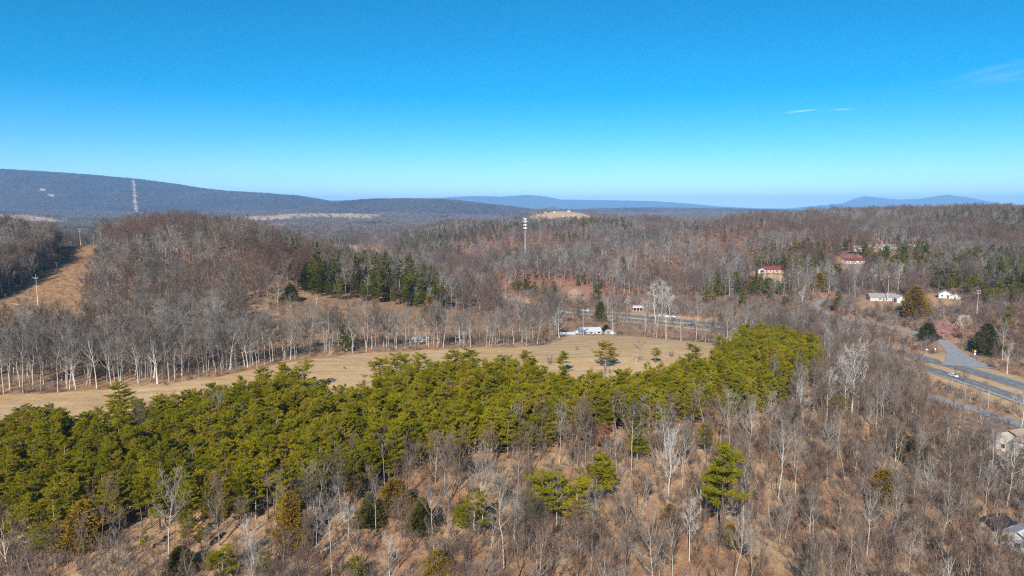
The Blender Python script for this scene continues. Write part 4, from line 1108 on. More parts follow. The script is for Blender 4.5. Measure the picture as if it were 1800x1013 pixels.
TONE = ['grey', 'brown', 'pale', 'grey', 'brown', 'pale', 'grey multi-stemmed', 'pale multi-stemmed', 'brown multi-stemmed', 'thin brown', 'thin grey']
for k in np.nonzero(single)[0]:
    h = KB.H[form[k]] * sc[k]
    rel = relation(u[k], v[k], p[k, 0], p[k, 1])
    lab = "%s %s bare tree %s" % (HGT(h, 9.5, 14), TONE[form[k]], rel)
    KB.thing(int(form[k]), tuple(p[k] - (0, 0, .1)), float(rz[k]), float(sc[k]), lab, "bare trees, " + rel, float(rng.normal(0, 0.05)))
rest = ~single
near_rest = (p[rest], form[rest], rz[rest], sc[rest])
# hillsides behind the field: every tree further off
P2, F2, R2, S2 = [], [], [], []
PC, FC, RC, SCc = [], [], [], []
VALLEY = [(975, 603), (990, 556), (1040, 541), (1110, 546), (1270, 560), (1330, 580), (1300, 612), (1200, 604), (1080, 596)]
LOWS = [([(1000, 526), (1425, 526), (1425, 600), (1270, 604), (1000, 580)], 0.42, 0.55), ([(1390, 518), (1640, 535), (1660, 600), (1630, 622), (1560, 600), (1480, 600), (1400, 580)], 0.55, 0.5), ([(1640, 515), (1830, 515), (1830, 640), (1660, 620)], 0.55, 0.62),
        ([(1300, 452), (1640, 436), (1640, 522), (1400, 522), (1300, 505)], 0.7, 0.8), ([(870, 498), (1000, 500), (1000, 560), (880, 560)], 0.45, 0.6), ([(430, 545), (960, 562), (975, 606), (640, 612), (430, 640)], 0.14, 0.8), ([(1600, 600), (1830, 650), (1830, 720), (1600, 660)], 0.25, 0.6)]
REDS = [([(800, 425), (900, 405), (1010, 408), (970, 445), (880, 475), (790, 465)], 900, 1600, 0.42), ([(1180, 398), (1345, 395), (1345, 455), (1190, 450)], 700, 1200, 0.5), ([(990, 470), (1210, 470), (1210, 535), (960, 535)], 540, 900, 0.68), ([(200, 430), (420, 430), (420, 480), (200, 480)], 350, 600, 0.7)]
CONIF = [([(530, 525), (745, 545), (800, 540), (760, 490), (700, 470), (480, 460)], 330, 620, 0.6), ([(900, 505), (1060, 500), (1060, 535), (900, 535)], 480, 760, 0.4),
         ([(1240, 505), (1385, 500), (1385, 540), (1240, 545)], 480, 720, 0.5), ([(1320, 440), (1480, 440), (1480, 500), (1320, 490)], 560, 900, 0.4), ([(1480, 440), (1620, 440), (1640, 480), (1500, 480)], 560, 900, 0.42),
         ([(1640, 380), (1810, 384), (1810, 420), (1700, 416), (1640, 400)], 800, 1700, 0.6), ([(1640, 470), (1810, 460), (1810, 545), (1640, 520)], 380, 900, 0.45),
         ([(850, 388), (1110, 388), (1110, 412), (850, 408)], 1250, 1800, 0.55), ([(960, 425), (1060, 402), (1085, 412), (985, 436)], 700, 1250, 0.6), ([(1250, 400), (1340, 400), (1340, 450), (1250, 450)], 800, 1300, 0.12),
         ([(700, 420), (880, 400), (880, 425), (740, 470), (690, 480)], 900, 1700, 0.45), ([(200, 380), (540, 395), (540, 430), (200, 420)], 430, 700, 0.04), ([(490, 395), (640, 395), (640, 450), (490, 440)], 900, 1800, 0.25)]
for cell, y0, y1, K_ in ((6.1, 215, 700, KF), (7.2, 700, 1150, KF), (8.8, 1150, 1900, KF)):
    p = place(grid(cell, y0, y1)); Z = zones(*p.T)
    fr_ = ((Z['v'] > 690) | slope_right(Z, p)) & (p[:, 1] < 330)
    den = 0.72 + 0.4 * vnoise(p[:, 0], p[:, 1], 40, 61)
    ld, ls = np.ones(len(p)), np.ones(len(p))
    for P_, d_, s_ in LOWS:
        k_ = inpoly(Z['u'], Z['v'], P_) & (p[:, 1] < 900); ld = np.where(k_, d_, ld); ls = np.where(k_, s_, ls)
    thin = np.ones(len(p))
    for P_, lo, hi, pr in REDS: thin = np.where(inpoly(Z['u'], Z['v'], P_) & (p[:, 1] > lo) & (p[:, 1] < hi), pr, thin)
    ok = open_(Z) & ~Z['belt'] & ~fr_ & (p[:, 1] >= y0) & free(p) & (rng.uniform(size=len(p)) < den * thin * ld * np.where(inpoly(Z['u'], Z['v'], VALLEY) & (p[:, 1] < 600), 0.2, 1.0))
    p = p[ok]; u, v = project(*p.T)
    cf = np.full(len(p), 0.012)
    for P_, lo, hi, pr in CONIF: cf = np.where(inpoly(u, v, P_) & (p[:, 1] > lo) & (p[:, 1] < hi), pr, cf)
    isc = rng.uniform(size=len(p)) < cf
    lb = ls[ok]
    s = rng.uniform(0.66, 1.1, len(p)) * (0.82 + 0.36 * vnoise(p[:, 0], p[:, 1], 60, 137)) * lb
    P2.append(p[~isc]); F2.append(((vnoise(p[:, 0], p[:, 1], 75, 131)[~isc] * 1.5 - 0.25 + rng.normal(0, 0.16, (~isc).sum())).clip(0, 0.999) * KF.n).astype(int)); R2.append(rng.uniform(0, 6.28, (~isc).sum())); S2.append(s[~isc])
    PC.append(p[isc]); FC.append(np.where(rng.uniform(size=isc.sum()) < np.where(u[isc] > 900, 0.85, 0.5), rng.integers(0, 4, isc.sum()), rng.integers(4, 6, isc.sum()))); RC.append(rng.uniform(0, 6.28, isc.sum())); SCc.append(np.where(FC[-1] < 4, rng.uniform(0.6, 1.2, isc.sum()), rng.uniform(0.45, 0.85, isc.sum())))
# the wood that shades the cleared strip from its near side
pl = place(grid(3.6, 290, 720)); Zl = zones(*pl.T)
okl = inpoly(Zl['u'], Zl['v'], [(-110, 556), (0, 518), (52, 497), (90, 457), (106, 428), (84, 428), (60, 450), (15, 482), (-110, 520)]) & open_(Zl) & free(pl)
pl = pl[okl]; P2.append(pl); F2.append(rng.integers(0, KF.n, len(pl))); R2.append(rng.uniform(0, 6.28, len(pl))); S2.append(rng.uniform(0.8, 1.1, len(pl)))
wood("thin_bare_wood", "thin bare trees thinning out toward the brushy slopes", KB.coll, near_rest[0] - (0, 0, .1), *near_rest[1:])
wood("bare_forest", "leafless grey forest covering the hills behind the field", KF.coll, np.concatenate(P2) - (0, 0, .3), np.concatenate(F2), np.concatenate(R2), np.concatenate(S2))
wood("evergreen_forest", "dark evergreens dotted through the leafless hills", KG.coll, np.concatenate(PC) - (0, 0, .3), np.concatenate(FC), np.concatenate(RC), np.concatenate(SCc))
# brush and saplings
p = place(grid(2.1, 88, 210)); Z = zones(*p.T)
den = 0.15 + 0.85 * smooth((vnoise(p[:, 0], p[:, 1], 9, 71) - 0.25) * 2) * np.where(Z['u'] > 1350, 1.25, 0.85)
ok = open_(Z) & ~Z['belt'] & (rng.uniform(size=len(p)) < den)
pb = [p[ok]]
p = place(grid(3.2, 210, 640)); Z = zones(*p.T)
valb = inpoly(Z['u'], Z['v'], VALLEY)
inlow = np.zeros(len(p), bool)
for P_, d_, s_ in LOWS[:5]: inlow |= inpoly(Z['u'], Z['v'], P_)
lowb = inlow | ((Z['u'] > 1300) & (Z['v'] > 530)) | ((Z['dh'] < 45) & (Z['u'] > 1000))
ok = open_(Z) & ~Z['belt'] & (rng.uniform(size=len(p)) < np.where(lowb & ~valb, 0.8, np.where((Z['u'] < 960) & (Z['v'] > 570) & (Z['v'] < 700) & (p[:, 1] < 330), 0.5, 0.10))) & free(p)
pb.append(p[ok]); psc = np.concatenate([rng.uniform(0.5, 1.6, len(pb[0])), rng.uniform(0.7, 2.0, ok.sum()) * np.where(inlow[ok], 1.25, 0.8)]); pb = np.concatenate(pb)
ps_ = place(grid(3.0, 280, 720)); Zs = zones(*ps_.T); oks = Zs['strip'] & (rng.uniform(size=len(ps_)) < 0.22) & free(ps_)
psc = np.concatenate([psc, rng.uniform(0.3, 0.9, oks.sum())]); pb = np.concatenate([pb, ps_[oks]])
p = place(grid(2.6, 130, 340)); Z = zones(*p.T); mg = vnoise(p[:, 0], p[:, 1], 7, 73)
zb_ = zones(p[:, 0], p[:, 1] - 7, p[:, 2])['belt'] | zones(p[:, 0] + 6, p[:, 1] - 6, p[:, 2])['belt']
ok = Z['field'] & free(p) & (((rng.uniform(size=len(p)) < 0.5) & zb_ & (mg > 0.45)) | (rng.uniform(size=len(p)) < 0.012))
psc = np.concatenate([psc, np.where(zb_[ok], rng.uniform(0.4, 1.1, ok.sum()), rng.uniform(0.15, 0.4, ok.sum()))]); pb = np.concatenate([pb, p[ok]])
wood("undergrowth", "tangled brown and reddish brush over the leaf litter", KU.coll, pb - (0, 0, .05), rng.integers(0, KU.n, len(pb)), rng.uniform(0, 6.28, len(pb)), psc)
# far valley and mountain woods
p = place(grid(24, 1850, 5200, 0.78)); Z = zones(*p.T)
ok = open_(Z) & (rng.uniform(size=len(p)) < 0.45 + 0.6 * vnoise(p[:, 0], p[:, 1], 180, 33))
lone = Z['far'] & (rng.uniform(size=len(p)) < 0.05); ok = ok | lone
p = p[ok]; ev = vnoise(p[:, 0], p[:, 1], 240, 34) > 0.8
FV, FE = [p[~ev]], [p[ev]]
FP = []
p = place(grid(36, 5200, 7600, 0.78)); Z = zones(*p.T)
p = p[open_(Z) & (rng.uniform(size=len(p)) < 0.75)]; FV.append(p)
for nm_, cell in (("mountain_ridge", 30), ("low_ridge", 30), ("valley_ridge", 36)):
    X_, t_, Y_, Zr = RIDGES[nm_]
    nx = int((X_[-1] - X_[0]) / cell); ny = int((Y_[-1] - Y_[0]) * 0.72 / cell)
    gx, gy = np.meshgrid(np.linspace(X_[0], X_[-1], nx), np.linspace(Y_[0], Y_[0] + (Y_[-1] - Y_[0]) * 0.72, ny))
    gx = (gx + rng.uniform(-.5, .5, gx.shape) * cell).clip(X_[0], X_[-1]).ravel(); gy = (gy + rng.uniform(-.5, .5, gy.shape) * cell).clip(Y_[0], Y_[-1]).ravel()
    fi = np.interp(gy, Y_, np.arange(len(Y_))); fj = np.interp(gx, X_, np.arange(len(X_)))
    i0 = np.minimum(fi.astype(int), len(Y_) - 2); j0 = np.minimum(fj.astype(int), len(X_) - 2); a_, b_ = fi - i0, fj - j0
    z = (Zr[i0, j0] * (1 - a_) + Zr[i0 + 1, j0] * a_) * (1 - b_) + (Zr[i0, j0 + 1] * (1 - a_) + Zr[i0 + 1, j0 + 1] * a_) * b_
    uu, vv = project(gx, gy, z)
    keep = np.ones(len(gx), bool)
    if nm_ == "mountain_ridge":
        cu = 233.5 + (vv - 312) * 0.10
        keep &= ~((np.abs(uu - cu) < 3.2) & (gy < 8300))
        keep &= ~(inpoly(uu, vv, [(69, 332), (81, 333), (82, 338), (70, 337)]) | inpoly(uu, vv, [(83, 341), (95, 343), (96, 348), (85, 346)]))
    else:
        keep &= ~inpoly(uu, vv, [(630, 363), (662, 363), (662, 367), (630, 367)])
    keep &= z > Zr.min() + 8
    FP.append(np.column_stack([gx, gy, z])[keep])
    print(nm_, keep.sum())
FP = np.concatenate(FP); FV = np.concatenate(FV); FE = np.concatenate(FE)
wood("distant_forest", "far leafless woods across the valley floor", KD.coll, FV, rng.integers(0, KD.n, len(FV)), rng.uniform(0, 6.28, len(FV)), rng.uniform(0.7, 1.2, len(FV)))
wood("mountain_forest", "leafless forest covering the far ridges", KM.coll, FP, np.where(fbm(FP[:, 0], FP[:, 1] * 0.6, 420, 95, 4) + rng.normal(0, 0.10, len(FP)) > 0.03, 1 + 2 * rng.integers(0, 2, len(FP)), 2 * rng.integers(0, 3, len(FP))), rng.uniform(0, 6.28, len(FP)), rng.uniform(0.7, 1.25, len(FP)) * (0.8 + 0.4 * vnoise(FP[:, 0], FP[:, 1], 260, 90)))
wood("distant_evergreens", "far dark evergreen patches in the valley", KE.coll, FE, rng.integers(0, KE.n, len(FE)), rng.uniform(0, 6.28, len(FE)), rng.uniform(0.7, 1.1, len(FE)))
print("counts: bare %d conif %d brush %d far %d fare %d" % (sum(map(len, P2)), sum(map(len, PC)), len(pb), len(FP), len(FE)))
# ------------------------------------------------------------------ haze
hz = MB(); zlo, zhi = float(GZ.min()) - 1, CZ + 500
hz.box((0, 16000, (zlo + zhi) / 2), (90000, 34000, zhi - zlo))
m, n, l = new_mat("haze air")
pv = n.new("ShaderNodeVolumePrincipled")
pv.inputs["Color"].default_value = (0.28, 0.575, 0.98, 1)
pv.inputs["Density"].default_value = 6.0e-5
pv.inputs["Anisotropy"].default_value = -0.18
o_ = n.new("ShaderNodeOutputMaterial"); l.new(pv.outputs[0], o_.inputs["Volume"])
hzo = hz.obj("haze", m); tag(hzo, "thin blue air between the hills", None, None, "stuff")
# ------------------------------------------------------------------ buildings
M['siding_white'] = surf_mat("white siding", (0.54, 0.53, 0.51), (0.66, 0.65, 0.63), 1.5, 0.6, 0.3)
M['siding_cream'] = surf_mat("cream siding", (0.66, 0.63, 0.54), (0.74, 0.71, 0.62), 1.5, 0.6, 0.3)
M['siding_blue'] = surf_mat("pale blue siding", (0.50, 0.58, 0.64), (0.62, 0.69, 0.74), 1.0, 0.6, 0.3)
M['siding_tan'] = surf_mat("tan brick", (0.42, 0.30, 0.22), (0.52, 0.39, 0.30), 3.0, 0.9, 0.1)
M['siding_grey'] = surf_mat("weathered grey boards", (0.40, 0.37, 0.33), (0.55, 0.51, 0.46), 1.2, 0.9, 0.1)
M['roof_red'] = surf_mat("red metal roof", (0.16, 0.035, 0.036), (0.23, 0.06, 0.058), 1.0, 0.45, 0.4)
M['roof_grey'] = surf_mat("grey shingle roof", (0.20, 0.195, 0.19), (0.33, 0.32, 0.31), 1.4, 0.9, 0.1)
M['roof_pale'] = surf_mat("pale metal roof", (0.42, 0.42, 0.43), (0.56, 0.56, 0.57), 0.8, 0.5, 0.4)
M['roof_tan'] = surf_mat("tan shingle roof", (0.30, 0.22, 0.16), (0.42, 0.33, 0.25), 1.6, 0.9, 0.1)
M['roof_blue'] = surf_mat("pale blue roof", (0.26, 0.33, 0.38), (0.36, 0.43, 0.48), 0.8, 0.6, 0.2)
M['roof_shade'] = surf_mat("roof with painted shade", (0.018, 0.021, 0.032), (0.035, 0.04, 0.06), 1.2, 0.9, 0.05)  # shadowed roof slope, its shade put into a blackish blue colour
M['glass'] = surf_mat("dark window glass", (0.02, 0.025, 0.03), (0.05, 0.055, 0.06), 1.0, 0.08, 0.6)
M['trim'] = surf_mat("white trim", (0.72, 0.72, 0.70), (0.8, 0.8, 0.78), 2.0, 0.6, 0.3)
M['door'] = surf_mat("brown door", (0.14, 0.08, 0.05), (0.2, 0.12, 0.08), 2.0, 0.6, 0.3)
M['brick'] = surf_mat("chimney brick", (0.24, 0.11, 0.08), (0.34, 0.17, 0.12), 4.0, 0.9, 0.1)
M['wood_pole'] = surf_mat("weathered pole wood", (0.46, 0.40, 0.33), (0.60, 0.54, 0.46), 1.0, 0.9, 0.1)
M['steel'] = surf_mat("galvanised steel", (0.40, 0.41, 0.42), (0.52, 0.53, 0.54), 1.0, 0.5, 0.4)
M['antenna'] = surf_mat("white antenna panel", (0.74, 0.75, 0.75), (0.82, 0.82, 0.82), 1.0, 0.5, 0.3)
M['wire'] = surf_mat("overhead wire", (0.20, 0.19, 0.18), (0.28, 0.27, 0.26), 1.0, 0.6, 0.3)
M['sign_yellow'] = surf_mat("yellow sign face", (0.78, 0.48, 0.02), (0.84, 0.55, 0.03), 1.0, 0.5, 0.3)
M['rock_pink'] = surf_mat("pink rock", (0.12, 0.062, 0.05), (0.31, 0.175, 0.145), 0.7, 0.95, 0.1, 0.8, 8)
M['rock_tan'] = surf_mat("tan layered rock", (0.20, 0.14, 0.095), (0.40, 0.30, 0.22), 0.6, 0.95, 0.1, 0.8, 8)

def gable(mb, w, d, h, rh, o=(0, 0, 0)):
    x, y = w / 2, d / 2; o = np.array(o)
    mb.add(np.array([(-x, -y, -1), (x, -y, -1), (x, y, -1), (-x, y, -1), (-x, -y, h), (x, -y, h), (x, y, h), (-x, y, h), (-x, 0, h + rh), (x, 0, h + rh)]) + o,
           [(0, 1, 5, 4), (2, 3, 7, 6), (1, 2, 6, 9, 5), (3, 0, 4, 8, 7)])
def roof_mesh(mb, w, d, h, rh, ov=0.45, th=0.18, o=(0, 0, 0)):
    x, y = w / 2 + ov, d / 2 + ov; e = h - rh * ov / (d / 2) + 0.03; o = np.array(o)
    for s in (-1, 1):
        a = np.array([(-x, s * y, e), (x, s * y, e), (x, s * 0.004, h + rh + 0.03), (-x, s * 0.004, h + rh + 0.03)])
        b_ = a + np.array([0, 0, th])
        mb.add(np.concatenate([a, b_]) + o, [(0, 1, 2, 3), (4, 5, 6, 7), (0, 1, 5, 4), (1, 2, 6, 5), (3, 0, 4, 7)])
def window(parent, x, y, z, w, h, face='y', s=-1, frame='trim'):
    f, p_ = MB(), MB()
    if face == 'y':
        f.box((x, y + s * 0.03, z), (w + 0.24, 0.10, h + 0.24)); p_.box((x, y + s * 0.075, z), (w, 0.05, h)); p_.box((x, y + s * 0.11, z), (w, 0.03, 0.05)) if False else None
    else:
        f.box((x + s * 0.03, y, z), (0.10, w + 0.24, h + 0.24)); p_.box((x + s * 0.075, y, z), (0.05, w, h))
    fo = f.obj("window", M[frame], parent); p_.obj("pane", M['glass'], fo)
def house(key, name, label, w, d, h, rh, rz, wall, roof, wins=(), door=None, chimney=None, garage=None, cat="house", loc=None, group=None, gw=()):
    e = empty(name, loc or HOUSE_AT[key], rz, 1, label, cat, group)
    wm, rm = MB(), MB(); gable(wm, w, d, h, rh); roof_mesh(rm, w, d, h, rh)
    wm.obj("wall", M[wall], e); ro = rm.obj("roof", M[roof], e)
    for x, z, ww, hh in wins: window(e, x, -d / 2, z, ww, hh)
    for s, y, z, ww, hh in gw: window(e, s * w / 2, y, z, ww, hh, 'x', s)
    if door is not None:
        dm = MB(); dm.box((door, -d / 2 - 0.04, 1.05), (1.0, 0.08, 2.1)); dm.obj("door", M['door'], e)
    if garage is not None:
        gm_ = MB(); gm_.box((garage[0], -d / 2 - 0.05, garage[2] / 2), (garage[1], 0.1, garage[2])); gm_.obj("garage_door", M[garage[3]], e)
    if chimney is not None:
        cm_ = MB(); cm_.box((chimney, 0.6, h + rh * 0.8 + 0.6), (0.8, 0.8, 2.0)); cm_.obj("chimney", M['brick'], ro)
    return e
def wing(e, w, d, h, rh, o, wall, roof, turn=False):
    wm, rm = MB(), MB(); gable(wm, w, d, h, rh); roof_mesh(rm, w, d, h, rh, 0.35)
    a = wm.obj("wall", M[wall], e); b_ = rm.obj("roof", M[roof], e)
    for q_ in (a, b_):
        q_.location = o
        if turn: q_.rotation_euler = (0, 0, math.pi / 2)
# the long ranch house and its white garage
e = house("ranch", "ranch_house", "long low ranch house with weathered grey roof above the brushy slope", 19, 9.5, 2.9, 2.3, R(-10), 'siding_grey', 'roof_grey', [(-2.5, 1.6, 1.6, 1.1), (2.5, 1.6, 1.6, 1.1), (6.5, 1.6, 1.2, 1.1)], 0.2, 4.0, gw=[(-1, 0, 1.6, 1.4, 1.2)])
wing(e, 8, 7, 2.9, 1.9, (11.5, -3.2, -0.3), 'siding_white', 'roof_pale', True)
g_ = at_depth(1583, 531, 508)
house(None, "garage", "small white garage at the end of the ranch house", 6.5, 6, 2.8, 1.6, R(70), 'siding_white', 'roof_pale', [], None, None, (0, 3.0, 2.2, 'glass'), "garage", g_)
house("white", "white_house", "small white gabled house among dark pines above the rock", 10, 8, 3.2, 2.2, R(62), 'siding_white', 'roof_grey', [(-2, 1.8, 1.1, 1.3), (2, 1.8, 1.1, 1.3)], 0, None, None, gw=[(-1, -1.5, 1.8, 1.1, 1.3), (-1, 1.8, 1.8, 1.1, 1.3)])
g_ = at_depth(1678, 528, 494)
house(None, "white_house", "smaller white gabled cottage nearest the utility pole", 8, 7.5, 3.0, 2.3, R(58), 'siding_white', 'roof_grey', [(-2, 1.7, 1.0, 1.2)], 1, None, None, loc=g_, gw=[(-1, 0, 1.7, 1.1, 1.2)])
e = house("red", "red_roofed_house", "single storey brick house with bright red metal roof above a gravel drive", 17, 9, 3.0, 2.6, R(-6), 'siding_tan', 'roof_red', [(-4.5, 1.7, 1.6, 1.2), (-1, 1.7, 1.2, 1.2), (4.5, 1.7, 1.8, 1.2)], 1.6, 3.0)
g_ = at_depth(1338, 479.5, 634)
house(None, "garage", "white gabled garage beside the bright red roofed house", 6.5, 6, 2.9, 2.0, R(80), 'siding_white', 'roof_red', [], None, None, (0, 3.2, 2.3, 'trim'), "garage", g_, gw=[(-1, 0, 1.6, 2.6, 2.0)])
e = house("red2", "red_roofed_house", "longer pink and white house with dull red roof further uphill", 17, 10, 3.1, 2.4, R(4), 'siding_white', 'roof_red', [(-6, 1.7, 1.6, 1.2), (-3, 1.7, 1.4, 1.2), (0.5, 1.7, 1.4, 1.2), (5.5, 1.7, 1.8, 1.2)], 2.6, None)
wing(e, 9, 8, 3.0, 2.0, (11.5, 2.0, -0.1), 'siding_tan', 'roof_red')
for u_, v_, w_, lb_ in ((1505, 452, 9, "small tan roofed cottage just behind the dull red roof"), (1522, 452, 8, "small grey cottage beside the tan roofed one")):
    x_, y_, z_ = at_depth(u_, v_, 740); z_ = g1(x_, y_)
    house(None, "cottage", lb_, w_, 6.5, 3.4, 2.0, R(10), 'siding_cream' if w_ == 9 else 'siding_grey', 'roof_tan' if w_ == 9 else 'roof_grey', [(-2, 1.8, 1.2, 1.2), (2, 1.8, 1.2, 1.2)], 0, loc=(x_, y_, z_ + 1.5))
house("far1", "long_house", "long pale house with grey roof near the wooded hilltop", 24, 9, 3.4, 2.4, R(3), 'siding_cream', 'roof_grey', [(-9, 1.9, 1.8, 1.2), (-5, 1.9, 1.8, 1.2), (-1, 1.9, 1.8, 1.2), (8, 1.9, 1.8, 1.2)], 3, 6)
house("far2", "long_house", "grey and white hilltop house to the right of the long pale one", 19, 9, 3.2, 2.6, R(-5), 'siding_white', 'roof_pale', [(-6, 1.8, 1.6, 1.2), (4, 1.8, 1.6, 1.2)], -1)
x_, y_, z_ = at_depth(1671, 440, 800); house(None, "long_house", "third and smallest hilltop house, half hidden by bare trees", 12, 8, 3.0, 2.0, R(4), 'siding_grey', 'roof_grey', [(-3, 1.8, 1.4, 1.2), (3, 1.8, 1.4, 1.2)], 0, loc=(x_, y_, g1(x_, y_) + 1.2))
# the cream two storey house at the frame edge
cx_, cy__, cz__ = HOUSE_AT["cream"]
e = house("cream", "two_storey_house", "cream two storey house with tan roof at the foot of the brushy slope", 9.5, 8, 5.7, 1.6, R(20), 'siding_cream', 'roof_tan', [(-3.2, 4.3, 1.3, 1.4), (0.6, 4.3, 1.3, 1.4), (3.2, 4.3, 1.1, 1.3), (-3.2, 1.6, 1.6, 1.5), (3.2, 1.6, 1.1, 1.3)], 0.6, None, None, gw=[(-1, -1.6, 4.2, 1.2, 1.3), (-1, 1.7, 1.7, 1.2, 1.3)])
wing(e, 3.6, 4.5, 5.3, 1.2, (-4.0, -4.4, 0), 'siding_cream', 'roof_tan', True)
window(e, -4.0, -6.22, 3.6, 1.6, 1.8)
dk = MB(); dk.box((-4.0, -7.2, 1.0), (2.8, 1.8, 0.25)); dk.box((-4.0, -8.0, 1.5), (2.8, 0.08, 0.9)); [dk.box((-5.3 + 2.6 * i, -8.0, 0.2), (0.15, 0.15, 1.4)) for i in (0, 1)]
dk.obj("deck", M['trim'], e)
# the corner house
e = house("corner", "corner_house", "pale roofed house cut by the lower corner of the picture", 9, 7, 2.9, 1.7, R(28), 'siding_white', 'roof_pale', [(-2.5, 1.5, 1.2, 1.1)], 1.2, None, gw=[(-1, 0, 1.5, 1.2, 1.1)])
wing(e, 8, 5, 3.2, 1.2, (-1.5, 6.6, 0.2), 'siding_grey', 'roof_shade')  # rear wing carries the shaded roof side as a dark colour
# white buildings behind the crest of the field
e = house("mobile", "white_bungalow", "white bungalow half hidden behind the crest of the dry field", 12, 7, 2.9, 1.7, R(12), 'siding_blue', 'roof_pale', [(-4, 2.4, 1.4, 1.2), (0, 2.4, 1.4, 1.2), (4.5, 2.4, 1.8, 1.4)], 2.2)
x_, y_, z_ = at_depth(1018, 593, 375); house(None, "white_shed", "white gabled shed against the left of the white bungalow", 5, 5, 3.2, 1.6, R(70), 'siding_white', 'roof_pale', [(0, 2.4, 1.2, 1.2)], None, cat="shed", loc=(x_, y_, z_))
x_, y_, z_ = at_depth(997, 600, 350); house(None, "pale_shed", "low pale blue shed under the many stemmed tree", 7, 5, 3.4, 1.2, R(8), 'siding_blue', 'roof_pale', [(-1.8, 2.2, 1.0, 1.0), (1.8, 2.2, 1.0, 1.0)], None, cat="shed", loc=(x_, y_, z_))
x_, y_, z_ = at_depth(1073, 592, 368)
e = empty("round_roofed_shed", (x_, y_, z_), R(10), 1, "grey round roofed shed at the right end of the white buildings", "shed")
hb, hr = MB(), MB(); ang = np.linspace(0, math.pi, 13)
pr = np.stack([np.cos(ang) * 3.2, np.sin(ang) * 3.6], 1)
hr.add([(x, y, z) for y in (-3.0, 3.0) for x, z in pr], [(i, i + 1, i + 14, i + 13) for i in range(12)])
hb.add([(x * 0.98, y, z * 0.98) for y in (-2.9, 2.9) for x, z in pr], [tuple(range(13)), tuple(range(25, 12, -1))])
hr.obj("roof", M['roof_pale'], e); hb.obj("wall", M['siding_blue'], e)
x_, y_, z_ = hit(737, 612.5, 240, 420); y_ += 24; x_ = (737 - 900) / F * y_; z_ = g1(x_, y_)
house(None, "blue_roofed_shed", "low shed with pale blue roof seen between the trunks behind the field", 7, 4, 1.1, 0.8, R(6), 'siding_grey', 'roof_blue', [(-2, 1.2, 1.0, 0.8)], 1.5, cat="shed", loc=(x_, y_, z_))
# roadside store with a porch
x_, y_, z_ = HOUSE_AT["store"]
e = empty("roadside_store", (x_, y_, z_), R(-6), 1, "small flat roofed roadside store with a dark open porch across the highway", "store")
a_, b_, c_ = MB(), MB(), MB()
a_.box((0, 2.5, 1.5), (8, 4, 3.0)); b_.box((0, 0.6, 3.75), (9, 8.4, 1.4), taper=0.86)
for k_ in range(4): pm_ = MB(); pm_.box((-3.9 + 2.6 * k_, -3.0, 1.5), (0.25, 0.25, 3.1)); pm_.obj("porch_post", M['trim'], e)
a_.obj("wall", M['door'], e); b_.obj("roof", surf_mat("pinkish roof", (0.42, 0.33, 0.29), (0.55, 0.45, 0.40), 1.0), e)
c_.box((0, -0.6, 0.1), (9, 5.4, 0.2)); c_.obj("porch_floor", M['siding_grey'], e)
# far white houses and sheds of the valley
for u_, v_, Y_, w_, lb_ in [(1000, 372.5, 2700, 11, "white house on top of the far tan hill"), (1008, 380.5, 2560, 10, "white house low on the far tan hill, right one"), (990, 381, 2540, 9, "white house low on the far tan hill, left one"),
                            (958, 374.5, 2640, 10, "white house on the tan hill's left shoulder"), (974, 374, 2660, 8, "small white house between the two hilltop ones"), (948, 379, 2600, 13, "grey roofed house at the tan hill's left foot"),
                            (936, 385, 2480, 16, "white shed at the very foot of the tan hill"), (1077, 374, 2900, 14, "white house in the woods beyond the tan hill"), (1094, 375, 2900, 9, "second white house in the woods beyond the tan hill"),
                            (557, 408, 2300, 16, "white house in the valley woods above the dark pines"), (797, 391, 3000, 34, "white roofed barn among far valley woods"), (659, 449, 1260, 9, "white cabin at the roadside in the deep valley"),
                            (732, 420, 1750, 20, "pale house in the woods below the evergreen hill"), (748, 418.5, 1800, 14, "second pale house in the woods below the evergreen hill"), (374, 388, 3600, 16, "white farmhouse behind the bare hill top"), (437, 389, 3900, 18, "white farmhouse at the edge of the far tan field"),
                            (480, 384, 4300, 20, "tiny farmhouse in the middle of the far tan field")]:
    x_, y_, z_ = hit(u_, v_, 2150, 3300) if 925 < u_ < 1040 else (*at_depth(u_, v_, Y_)[:2], 0); z_ = g1(x_, y_)
    big_ = Y_ > 3000
    house(None, "far_house", lb_, w_, w_ * 0.6, 4.6 if big_ else 3.0, 2.4, R((u_ * 7) % 40 - 20), 'siding_white' if u_ % 2 else 'siding_cream', 'roof_grey' if (u_ % 3) else 'roof_tan', [(-w_ * .25, 2.4, 1.4, 1.4), (w_ * .25, 2.4, 1.4, 1.4)], 0, loc=(x_, y_, z_))
x_, y_, z_ = at_depth(154, 395, 3700)
house(None, "warehouse", "long white warehouse beyond the cleared strip", 150, 45, 9, 2.5, R(-3), 'siding_white', 'roof_pale', [(-40, 4, 6, 3), (0, 4, 6, 3), (40, 4, 6, 3)], None, cat="warehouse", loc=(x_, y_, z_))
x_, y_, z_ = at_depth(120, 394, 3800)
house(None, "warehouse", "small pale warehouse left of the long white one", 40, 25, 7, 2.5, R(-3), 'siding_blue', 'roof_pale', [(-10, 4, 3, 2), (10, 4, 3, 2)], None, cat="warehouse", loc=(x_, y_, z_))

